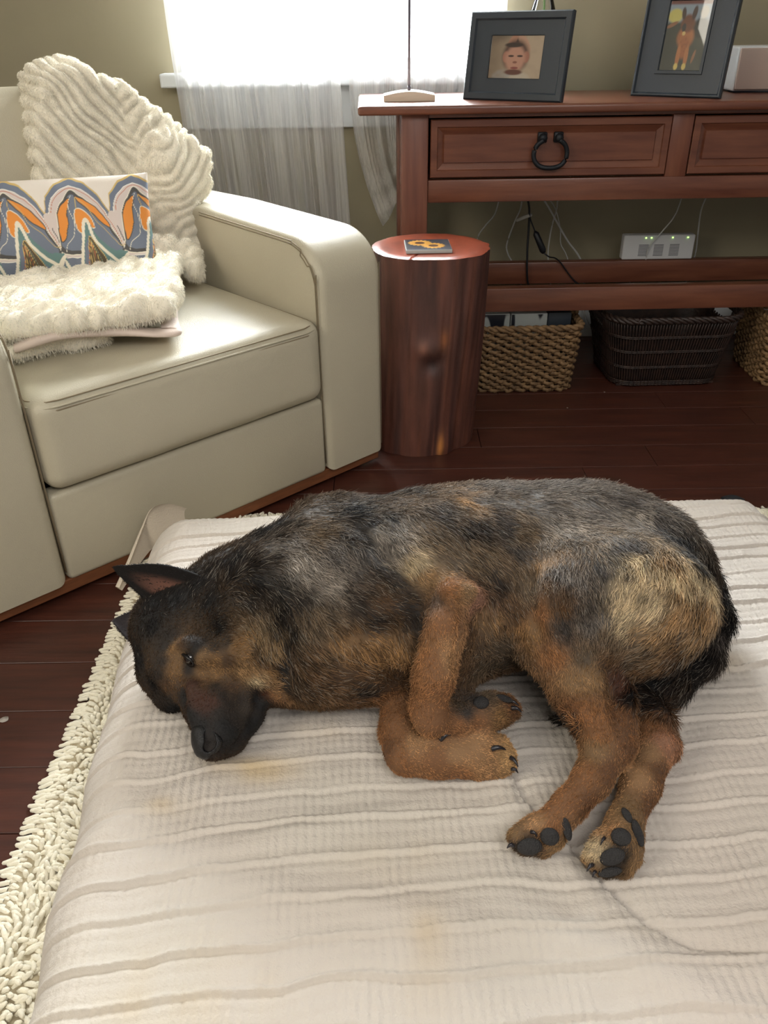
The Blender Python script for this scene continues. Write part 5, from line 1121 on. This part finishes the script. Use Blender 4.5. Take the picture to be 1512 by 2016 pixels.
# eye
def front_of(px, py, back=0.0):
    h_, n_ = hit(px, py)
    return h_-n_*back, n_
pe, ne = front_of(376, 1294, -.0032)
def sph(name, c, r_, m, parent, sc3=(1, 1, 1), rot=None, seg=20):
    bb = bmesh.new(); bmesh.ops.create_uvsphere(bb, u_segments=seg, v_segments=seg//2+2, radius=r_); bmesh.ops.scale(bb, verts=bb.verts, vec=sc3)
    if rot is not None: bmesh.ops.transform(bb, matrix=rot.to_4x4(), verts=bb.verts)
    return obj(name, bb, m, parent, loc=c)
def frame_at(n_, d_):
    z_ = Vector(n_).normalized(); x_ = (Vector(d_)-z_*Vector(d_).dot(z_)).normalized(); y_ = z_.cross(x_); return Matrix((x_, y_, z_)).transposed()
sph('eyeball', pe-ne*.0022, .0085, M['eye'], dog)
along = P3(383, 1272, .1)-P3(368, 1314, .1)
fm = frame_at(ne, along)
for s_, nm in ((1, 'upper_eyelid'), (-1, 'lower_eyelid')):
    pts = []
    for i in range(13):
        a = -math.pi/2+math.pi*i/12; pts.append(pe+fm@Vector((math.sin(a)*.0118, s_*abs(math.cos(a))**.8*.0074, .0008+.0016*math.cos(a))))
    obj(nm, tube(catmull(pts, 3), [.0010+.0014*math.sin(math.pi*i/36) for i in range(37)], 8), M['lid'], dog)
# nose leather, modelled finely
nc = P3(404, 1462, .052); 
Fn = Field(tuple(nc-Vector((.035, .035, .03))), tuple(nc+Vector((.035, .035, .03))), .0011)
def HP(pts, inn):
    out = []
    for px, py, r_ in pts:
        q, n_ = hit(px, py); m_ = r_*(q-Vector((0, 0, CAM_H))).dot(FV)/FPX; vd = -ray(px, py).normalized(); out.append((*(q-(n_*.4+vd*.6).normalized()*inn*m_), m_))
    return out
Fn.chain(HP([(391, 1440, 15), (398, 1458, 20), (405, 1474, 20)], .74), k=.006)
Fn.chain(HP([(398, 1480, 12), (404, 1486, 8)], .6), k=.006)
Fn.chain(HP([(418, 1448, 8), (425, 1461, 9), (421, 1475, 9)], .6), k=.005)
Fn.chain(HP([(409, 1472, 7.5), (417, 1462, 6.), (413, 1451, 2.8), (407, 1443, 1.8)], -.45), k=.002, op='s')
Fn.chain(HP([(386, 1474, 3.5), (389, 1464, 3)], -.6), k=.002, op='s')
Vn, Fq_n = Fn.mesh(); Vn = relax(Vn, Fq_n, 2); no = obj('nose', np_mesh('nose', Vn, Fq_n), M['nose'], dog); no['label'] = 'moist black nose with open nostril'
# paw pads and claws
def pad(px, py, rx, ry, rot=0, th_=.5, proud=.0025):
    h_, n_ = hit(px, py)
    if h_ is None: return
    sc_m = (h_-Vector((0, 0, CAM_H))).dot(FV)/FPX; vd = -ray(px, py).normalized(); n2 = (n_*.5+vd*.8).normalized(); fm = frame_at(n2, RV*math.cos(rot)-UV*math.sin(rot))
    sph('paw_pad', h_+n2*proud, 1, M['pad'], dog, (rx*sc_m, ry*sc_m, min(rx, ry)*sc_m*th_), fm)
for a in ((1042, 1666, 25, 16, -.1), (1082, 1646, 19, 17, .2), (1115, 1632, 9, 22, -.2), (1222, 1648, 20, 17, .2), (1205, 1686, 26, 16, -.35), (1254, 1640, 10, 26, -.25), (1234, 1606, 8, 16, -.5), (1200, 1716, 24, 9, -.2),
          (947, 1384, 16, 13, 0), (992, 1376, 18, 7, .3)): pad(*a)
def claw(p0, p1, r_=5, up=-.002):
    (x0, y0), (x1, y1) = p0, p1; h0, _ = hit(x0, y0)
    if h0 is None: return
    sc_m = (h0-Vector((0, 0, CAM_H))).dot(FV)/FPX; q0 = h0; q1 = onz(x1, y1, h0.z+up); m_ = (q0+q1)/2+Vector((0, 0, .003)); pts = catmull([q0, m_, q1], 6)
    obj('claw', tube(pts, [max(.0004, r_*sc_m*(1-.85*(i/12)**1.5)) for i in range(13)], 8), M['claw'], dog)
for a in (((866, 1456), (889, 1446), 6, .004), ((968, 1474), (996, 1476), 6), ((1006, 1492), (1020, 1510), 5), ((1008, 1514), (1020, 1522), 4), ((1008, 1394), (1027, 1402), 5), ((1000, 1380), (1022, 1390), 4),
          ((1046, 1638), (1058, 1648), 4), ((1010, 1664), (998, 1670), 5), ((1190, 1650), (1182, 1664), 4), ((1166, 1702), (1155, 1716), 5), ((1172, 1716), (1166, 1727), 4)): claw(*a)
